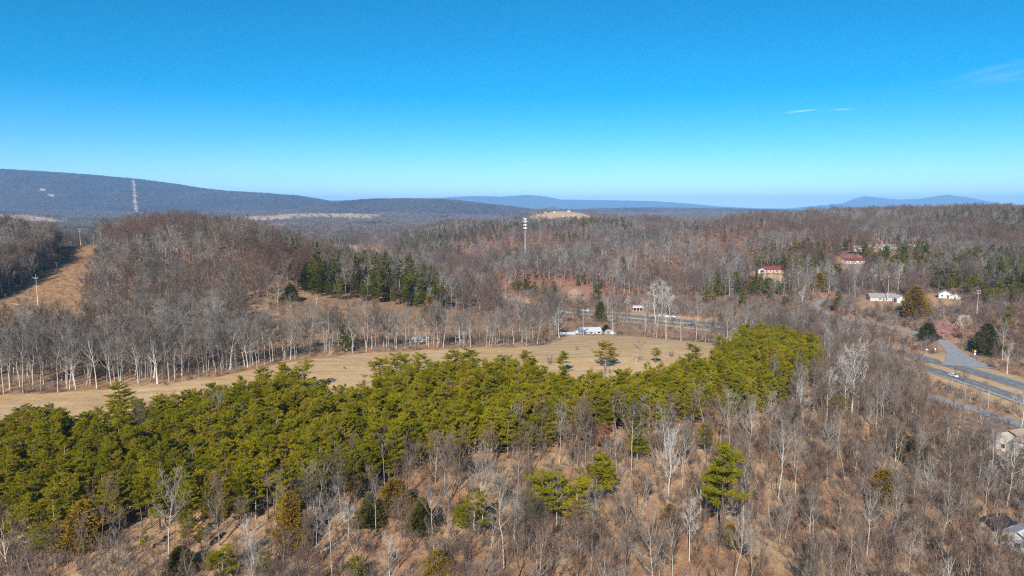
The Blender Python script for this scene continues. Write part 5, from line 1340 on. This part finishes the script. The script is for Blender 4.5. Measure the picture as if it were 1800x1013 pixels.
# ------------------------------------------------------------------ cell tower
x_, y_ = (923 - 900) / F * 780, 780.0; z_ = g1(x_, y_); top_ = at_depth(923, 384, 780)[2]; Ht = top_ - z_
e = empty("cell_tower", (x_, y_, z_), 0.3, 1, "tall grey cell tower with three rings of white antenna panels", "tower")
t_ = MB(); t_.tube(np.array([(0, 0, -1), (0, 0, Ht * 0.5), (0, 0, Ht)]), [0.62, 0.48, 0.36], 14, cap=True); t_.obj("mast", M['steel'], e, True)
for k_, (dz_, rr_2) in enumerate(((0.5, 1.6), (-2.4, 2.6), (-6.2, 2.4), (-9.8, 2.5))):
    pf = MB(); zz_ = Ht + dz_ - 1.2
    an_ = np.arange(3) * 2 * math.pi / 3 + 0.4
    for j in range(3):
        a_, b_ = an_[j], an_[(j + 1) % 3]
        p0, p1 = np.array([math.cos(a_) * rr_2, math.sin(a_) * rr_2, zz_]), np.array([math.cos(b_) * rr_2, math.sin(b_) * rr_2, zz_])
        pf.tube(np.array([p0, p1]), [0.1, 0.1], 5); pf.tube(np.array([(0, 0, zz_), p0]), [0.1, 0.1], 5)
    po = pf.obj("platform", M['steel'], e)
    for j in range(3):
        a_, b_ = an_[j], an_[(j + 1) % 3]
        for q_ in range(3):
            f_ = 0.12 + 0.38 * q_; c_ = (np.array([math.cos(a_), math.sin(a_)]) * (1 - f_) + np.array([math.cos(b_), math.sin(b_)]) * f_) * (rr_2 + 0.25)
            am = MB(); am.box((c_[0], c_[1], zz_), (0.55, 0.30, 2.0 if k_ else 1.6), 0, math.atan2(c_[1], c_[0]) + math.pi / 2); am.obj("antenna", M['antenna'], po)
# ------------------------------------------------------------------ poles and wires
POLE_TOP = {}
def pole(key, u, vb, vt, label, depth=None, arms=((0.35, 2.6),), rz=0.0, name="utility_pole", r=0.24, vee=False):
    if depth is None: x, y, z = hit(u, vb)
    else:
        y = depth; x = (u - 900) / F * y; z = g1(x, y)
    H = max(at_depth(u, vt, y)[2] - z, 4)
    e = empty(name, (x, y, z), rz, 1, label, "pole")
    pm = MB(); pm.tube(np.array([(0, 0, -1), (0, 0, H)]), [r, r * 0.62], 8, cap=True); pm.obj("shaft", M['wood_pole'], e, True)
    for dz, w in arms:
        am = MB(); am.box((0, -r, H - dz), (w, 0.16, 0.18)); ao = am.obj("crossarm", M['wood_pole'], e)
        for s in (-1, 0, 1):
            if abs(s) < 1 and w < 2: continue
            im = MB(); im.tube(np.array([(s * w * 0.46, -r, H - dz + 0.08), (s * w * 0.46, -r, H - dz + 0.5)]), [0.07, 0.10], 6, cap=True); im.obj("insulator", M['antenna'], ao)
    if vee:
        for s in (-1, 1):
            vm = MB(); vm.tube(np.array([(0, 0, H - 1.6), (s * 1.7, 0, H - 0.6), (s * 1.9, 0, H + 0.5)]), [0.09, 0.09, 0.06], 6); vm.obj("bracket", M['antenna'], e)
    KEEP.append((x, y, 2)); POLE_TOP[key] = (x, y, z, H, rz)
    return e
pole("a", 35, 577, 527, "pole with two crossarms in the cleared strip, closest to the bare row", None, ((2.4, 4.2), (4.6, 4.2)), -0.4)
pole("b", 67, 537, 482, "tall pale pole with two crossarms standing clear in the strip", None, ((2.2, 4.4), (6.6, 4.0)), -0.4)
pole("c", 97, 505, 464, "pole with upswept white brackets beside the shaded wood", 470, ((2.9, 2.6),), -0.4, vee=True)
pole("d", 124, 456, 420, "pole with two crossarms where the cleared strip narrows", 590, ((2.6, 4.6), (4.8, 4.6)), -0.4)
pole("f", 142, 434, 398, "furthest pole standing on the brow of the cleared strip", 660, ((3.0, 4.8), (5.2, 3.8)), -0.4)
pole("g", 225, 418, 403, "thin grey pole among bare trees on the hill", 560, ((0.6, 1.0),), 0)
pole("h", 557, 540, 525, "short pale post at the glade behind the bare row", None, ((0.4, 1.2),), 0, "post")
pole("k", 1717, 552, 510, "pole with a double crossarm on the orange bank above the rock", None, ((0.6, 2.8), (2.2, 2.4)), 0.1)
pole("l", 1566, 531, 485, "bare pale pole rising in front of the ranch house roof", 512, ((0.8, 1.4),), 0.2)
pole("m", 1368, 520, 488, "pale pole below the bright red roofed house", None, ((0.8, 1.6),), 0.2)
pole("n", 1745, 506, 478, "pole with crossarm among pines above the cottage", None, ((0.8, 2.4),), 0.2)
pole("o", 1725, 508, 482, "thin pole left of the one among the pines", None, ((0.8, 1.6),), 0.2)
pole("p", 1286, 585, 545, "thin pale pole in the grey brush past the field crest", None, ((0.8, 1.6),), 0.2)
def wire(a, b, dx, dz, label):
    (x0, y0, z0, h0, r0), (x1, y1, z1, h1, r1) = POLE_TOP[a], POLE_TOP[b]
    p0 = np.array([x0 + dx * math.cos(r0), y0 + dx * math.sin(r0), z0 + h0 - dz]); p1 = np.array([x1 + dx * math.cos(r1), y1 + dx * math.sin(r1), z1 + h1 - dz])
    t = np.linspace(0, 1, 16)[:, None]; p = p0 + (p1 - p0) * t; p[:, 2] -= (np.linalg.norm(p1 - p0) * 0.022) * 4 * (t * (1 - t))[:, 0]
    m_ = MB(); m_.tube(p, [0.022] * 16, 4); tag(m_.obj("overhead_wire", M['wire']), label, "wire", "wires along the cleared strip")
for a_, b_, nm_ in (("a", "b", "first"), ("b", "d", "second"), ("d", "f", "third")):
    for dx_, sd_ in ((-1.9, "left"), (0.02, "middle"), (1.9, "right")): wire(a_, b_, dx_, 2.0, "%s wire of the %s span along the cleared strip" % (sd_, nm_))
# ------------------------------------------------------------------ road signs, guard rail
def sign(u, vb, vt, label, kind):
    x, y, z = hit(u, vb); H = max(at_depth(u, vt, y)[2] - z, 1.6)
    e = empty("road_sign", (x, y, z), 0.05, 1, label, "sign")
    pm = MB(); pm.tube(np.array([(0, 0, -0.4), (0, 0, H)]), [0.05, 0.05], 6, cap=True); pm.obj("post", M['steel'] if kind == 'warn' else M['wood_pole'], e)
    if kind == 'warn':
        s = 0.72; c = H - 0.55; f = MB()
        f.add([(0, -0.07, c - s), (s, -0.07, c), (0, -0.07, c + s), (-s, -0.07, c), (0, -0.1, c - s), (s, -0.1, c), (0, -0.1, c + s), (-s, -0.1, c)], [(0, 1, 2, 3), (7, 6, 5, 4), (0, 1, 5, 4), (1, 2, 6, 5), (2, 3, 7, 6), (3, 0, 4, 7)])
        f.obj("sign_face", M['sign_yellow'], e)
        if u == 1713:
            g = MB(); g.box((0, -0.085, c - 1.35), (0.95, 0.03, 0.85)); g.obj("plate", M['antenna'], e)
    else:
        f = MB(); f.box((0.15 if u < 1635 else 0, -0.08, H - 0.3), (1.0 if u < 1635 else 0.55, 0.04, 0.6 if u < 1635 else 1.1)); f.obj("sign_face", M['antenna'], e)
    KEEP.append((x, y, 3.5)); return e
sign(1713, 631, 616, "yellow diamond road sign with a white plate below it", 'warn')
sign(1711, 612, 601, "further yellow diamond sign against the dark cedar", 'warn')
sign(1628, 623.5, 613.5, "short white plate on a wooden post at the side road corner", 'plate')
sign(1643, 624.5, 613, "tall narrow white marker on a post at the side road corner", 'plate')
e = empty("guard_rail", (0, 0, 0), 0, 1, "steel guard rail along the highway's outer edge, past the white car", "guard rail")
P = np.array([tuple(p) for p in HWY]); d_ = np.gradient(P[:, :2], axis=0); d_ /= np.linalg.norm(d_, axis=1, keepdims=True)
O_ = np.column_stack([P[:, 0] + d_[:, 1] * 14.6, P[:, 1] - d_[:, 0] * 14.6, P[:, 2]])
ru, rv = project(*O_.T); O_ = O_[(ru > 1660) & (ru < 1900)]
gr_ = MB(); gr_.tube(O_ + np.array([0, 0, 0.62]), [0.17] * len(O_), 6); gr_.obj("rail", M['steel'], e)
S_ = np.concatenate([[0], np.cumsum(np.linalg.norm(np.diff(O_, axis=0), axis=1))])
for s_ in np.arange(0.5, S_[-1], 3.8):
    c_ = [np.interp(s_, S_, O_[:, k]) for k in range(3)]; pm = MB(); pm.box((c_[0], c_[1], c_[2] + 0.2), (0.16, 0.2, 1.0)); pm.obj("post", M['wood_pole'], e)

# ------------------------------------------------------------------ vehicles
M['car_white'] = surf_mat("white car paint", (0.74, 0.75, 0.76), (0.80, 0.80, 0.81), 1.0, 0.25, 0.5)
M['car_dark'] = surf_mat("dark car paint", (0.025, 0.03, 0.045), (0.04, 0.05, 0.07), 1.0, 0.25, 0.5)
M['tyre'] = surf_mat("tyre rubber", (0.015, 0.015, 0.015), (0.03, 0.03, 0.03), 3.0, 0.9, 0.1)
M['lamp'] = surf_mat("headlamp glass", (0.7, 0.7, 0.68), (0.8, 0.8, 0.78), 1.0, 0.15, 0.5)
M['lamp_red'] = surf_mat("tail lamp", (0.35, 0.02, 0.02), (0.4, 0.03, 0.03), 1.0, 0.2, 0.5)
def car(loc, rz, label, paint, style="sedan", cat="car", name="car", group=None):
    e = empty(name, loc, rz, 1, label, cat, group)
    L, Wd = {"sedan": (4.7, 1.82), "van": (5.4, 2.0), "pickup": (5.6, 1.95)}[style]
    prof = {"sedan": [(-2.35, .35), (-2.38, .75), (-2.2, .95), (-1.0, 1.0), (0.7, 1.0), (2.0, .92), (2.33, .75), (2.35, .35)],
            "van": [(-2.7, .35), (-2.72, 1.0), (-2.6, 1.1), (1.6, 1.1), (2.5, 1.0), (2.7, .7), (2.7, .35)],
            "pickup": [(-2.8, .45), (-2.82, 1.0), (-0.7, 1.05), (0.9, 1.1), (2.6, 1.02), (2.8, .75), (2.8, .45)]}[style]
    cab = {"sedan": [(-2.0, .96), (-1.35, 1.42), (-0.1, 1.48), (0.35, 1.42), (1.15, .98)], "van": [(-2.66, 1.08), (-2.55, 2.0), (1.1, 2.0), (1.5, 1.9), (2.2, 1.06)], "pickup": [(-0.8, 1.02), (-0.6, 1.72), (0.7, 1.74), (1.35, 1.06)]}[style]
    def ext(pr, w0, w1, zt):
        mb = MB(); n_ = len(pr); V = []
        for s in (-1, 1):
            for x, z in pr:
                k = (z - pr[0][1]) / max(zt - pr[0][1], .01); V.append((x, s * (w0 + (w1 - w0) * k) / 2, z))
        mb.add(V, [tuple(range(n_))[::-1], tuple(range(n_, 2 * n_))] + [(i, (i + 1) % n_, n_ + (i + 1) % n_, n_ + i) for i in range(n_)]); return mb
    ext(prof, Wd, Wd * 0.96, 1.1).obj("body", M[paint], e)
    zt = max(z for _, z in cab); cb_ = ext(cab, Wd * 0.93, Wd * 0.74, zt); co = cb_.obj("cabin", M[paint], e)
    x0, x1 = cab[0][0] + 0.5, cab[-1][0] - 0.55; zb = cab[0][1] + 0.1
    for s in (-1, 1):
        g = MB(); h_ = zt - zb - 0.12; wlo, whi = Wd * 0.92 / 2 + 0.0, Wd * 0.77 / 2 + 0.03
        g.add([(x0, s * wlo, zb), (x1, s * wlo, zb), (x1 - 0.45, s * whi, zb + h_), (x0 + 0.25, s * whi, zb + h_)], [(0, 1, 2, 3)]); g.obj("side_window", M['glass'], co)
    g = MB(); (xa, za), (xb, zb2) = cab[-2], cab[-1]
    g.add([(xa + .06, -Wd * .34, za - .02), (xa + .06, Wd * .34, za - .02), (xb - .02, Wd * .42, zb2 + .08), (xb - .02, -Wd * .42, zb2 + .08)], [(0, 1, 2, 3)]); g.obj("windscreen", M['glass'], co)
    g = MB(); (xa, za), (xb, zb2) = cab[1], cab[0]
    g.add([(xa - .06, -Wd * .34, za - .02), (xa - .06, Wd * .34, za - .02), (xb - .02, Wd * .42, zb2 + .1), (xb - .02, -Wd * .42, zb2 + .1)], [(0, 1, 2, 3)]); g.obj("rear_window", M['glass'], co)
    for x in (-L * 0.3, L * 0.31):
        for s in (-1, 1):
            w = MB(); w.tube(np.array([(x, s * (Wd / 2 - 0.2), 0.34), (x, s * (Wd / 2 + 0.01), 0.34)]), [0.34, 0.34], 14, cap=True); wo = w.obj("wheel", M['tyre'], e)
            rm = MB(); rm.tube(np.array([(x, s * (Wd / 2), 0.34), (x, s * (Wd / 2 + 0.02), 0.34)]), [0.2, 0.2], 10, cap=True); rm.obj("rim", M['steel'], wo)
    for s in (-1, 1):
        h1 = MB(); h1.box((L / 2 - 0.02, s * Wd * 0.36, 0.72), (0.1, 0.36, 0.16)); h1.obj("headlight", M['lamp'], e)
        h2 = MB(); h2.box((-L / 2 + 0.0, s * Wd * 0.38, 0.82), (0.1, 0.3, 0.18)); h2.obj("tail_light", M['lamp_red'], e)
    return e
def on_highway(u, off):
    """the point of the highway, off metres right of its centre, that the photograph shows in column u"""
    P_ = np.column_stack([P[:, 0] + d_[:, 1] * off, P[:, 1] - d_[:, 0] * off, P[:, 2]])
    uu, _ = project(*P_.T); k = int(np.argmin(np.abs(uu - u)))
    k = min(max(k, 1), len(P_) - 2); a, b = (k, k + 1) if (uu[k] - u) * (uu[k + 1] - u) <= 0 else (k - 1, k)
    t = (u - uu[a]) / (uu[b] - uu[a]); p_ = P_[a] + (P_[b] - P_[a]) * t
    return (p_[0], p_[1], p_[2] + 0.03), math.atan2(d_[k][1], d_[k][0])
l_, h_ = on_highway(1676, 8.5); car(l_, h_, "white car driving along the nearer carriageway by the guard rail", 'car_white')
l_, h_ = on_highway(1583, -10.5); car(l_, h_ + math.pi, "dark car on the further carriageway before the side road", 'car_dark')
l_, h_ = on_highway(1030, -11.0); car(l_, h_ + math.pi, "white van on the highway beside the round dark evergreen", 'car_white', "van", "van", "van")
l_, h_ = on_highway(1217, 8.5); car(l_, h_, "black pickup on the nearer carriageway past the white sycamores", 'car_dark', "pickup", "pickup", "pickup_truck")
for u_, v_, st_, lb_ in ((1164, 560, "van", "white van parked among the highway sycamores"), (1174, 561, "sedan", "white car parked between a van and another car"), (1185, 562, "sedan", "white car parked last in line by the highway sycamores")):
    x_, y_, z_ = at_z(u_, v_, -81.7); p_, h_ = on_highway(u_, -19.5); car((p_[0], p_[1], g1(p_[0], p_[1]) + 0.05), h_ + 0.5, lb_, 'car_white', st_, "van" if st_ == "van" else "car", "van" if st_ == "van" else "car")

# ------------------------------------------------------------------ rocks, logs, weeds
def rock(u, vb, depth, w, d, h, seed, mat, label, rz=0.0):
    x = (u - 900) / F * depth; z = g1(x, depth)
    nu_, nv_ = 40, 22; th = np.linspace(0, 2 * math.pi, nu_, endpoint=False); ph = np.linspace(0.02, math.pi * 0.62, nv_)
    T_, Pp = np.meshgrid(th, ph); sx, sy, sz = np.sin(Pp) * np.cos(T_), np.sin(Pp) * np.sin(T_), np.cos(Pp)
    k = 1 + fbm(sx * 3 + 9, sy * 3 + sz * 4, 1.1, seed, 4) * 0.9
    led = np.floor((sz * 3.2 + fbm(sx * 2, sy * 2, 0.9, seed + 3, 2)) * 2.0) / 2.0 / 3.2       # broken ledges
    V = np.stack([sx * k * w / 2, sy * k * d / 2, (0.55 * sz + 0.45 * led) * k * h], -1).reshape(-1, 3)
    ii = (np.arange(nv_ - 1)[:, None] * nu_ + np.arange(nu_)[None]); jj = (np.arange(nv_ - 1)[:, None] * nu_ + (np.arange(nu_)[None] + 1) % nu_)
    mb = MB(); mb.add(V, np.stack([ii, ii + nu_, jj + nu_, jj], -1).reshape(-1, 4).tolist())
    o = mb.obj("rock_outcrop", M[mat], None, False, (x, depth, z - h * 0.12)); o.rotation_euler = (0, 0, rz)
    return tag(o, label, "rock")
rock(1674, 600, 404, 19, 15, 9, 5, 'rock_pink', "broad pink rock cutting behind the side road junction")
rock(1704, 592, 412, 10, 8, 8, 11, 'rock_tan', "tan ledged rock at the pink cutting's shaded end")
rock(1012, 527, 610, 14, 9, 8, 17, 'rock_tan', "tan rocky bank at the foot of the wooded spur")
def log(u, v, L, az, label):
    x, y, z = hit(u, v); dx, dy = math.cos(az) * L / 2, math.sin(az) * L / 2
    p = np.array([(x - dx, y - dy, g1(x - dx, y - dy) + 0.22), (x, y, g1(x, y) + 0.28), (x + dx, y + dy, g1(x + dx, y + dy) + 0.3)])
    mb = MB(); mb.tube(p, [0.2, 0.17, 0.08], 7, cap=True)
    for k in range(3): q_ = p[1] + (p[2] - p[1]) * (0.2 + 0.25 * k); mb.tube(np.array([q_, q_ + np.array([random.Random(u + k).uniform(-1, 1), 0.5, 0.9])]), [0.06, 0.02], 4)
    tag(mb.obj("fallen_log", M['bark_pale']), label, "log")
log(16, 968, 9, 0.5, "pale fallen log on the litter before the pines, near the frame edge")
log(48, 985, 8, -0.9, "fallen log lying downhill beside the pale one")
log(1290, 905, 6, 0.8, "fallen limb near the tall two-toned pine")
log(585, 962, 5, 0.9, "short fallen log on the sandy slope below the pines")
for u_, v_, s_, lb_ in ((607, 650, 0.75, "dark weed tuft on the open field below the bare row"), (1147, 596, 0.7, "dark weed tuft near the field's crest"), (1134, 604, 0.5, "smaller dark tuft below the crest tuft"), (1012, 616, 1.2, "reddish weed patch on the field by its corner"), (968, 640, 1.3, "grey bare shrub at the field's near edge by the ragged pine"), (1180, 628, 1.1, "thin grey shrub on the field near the very small pine"), (1195, 640, 1.2, "grey shrub at the near edge where field meets pines")):
    x_, y_, z_ = hit(u_, v_); i_ = 3 if v_ == 616 or s_ < 0.8 else 2
    KU.thing(i_, (x_, y_, z_), u_, s_, lb_)
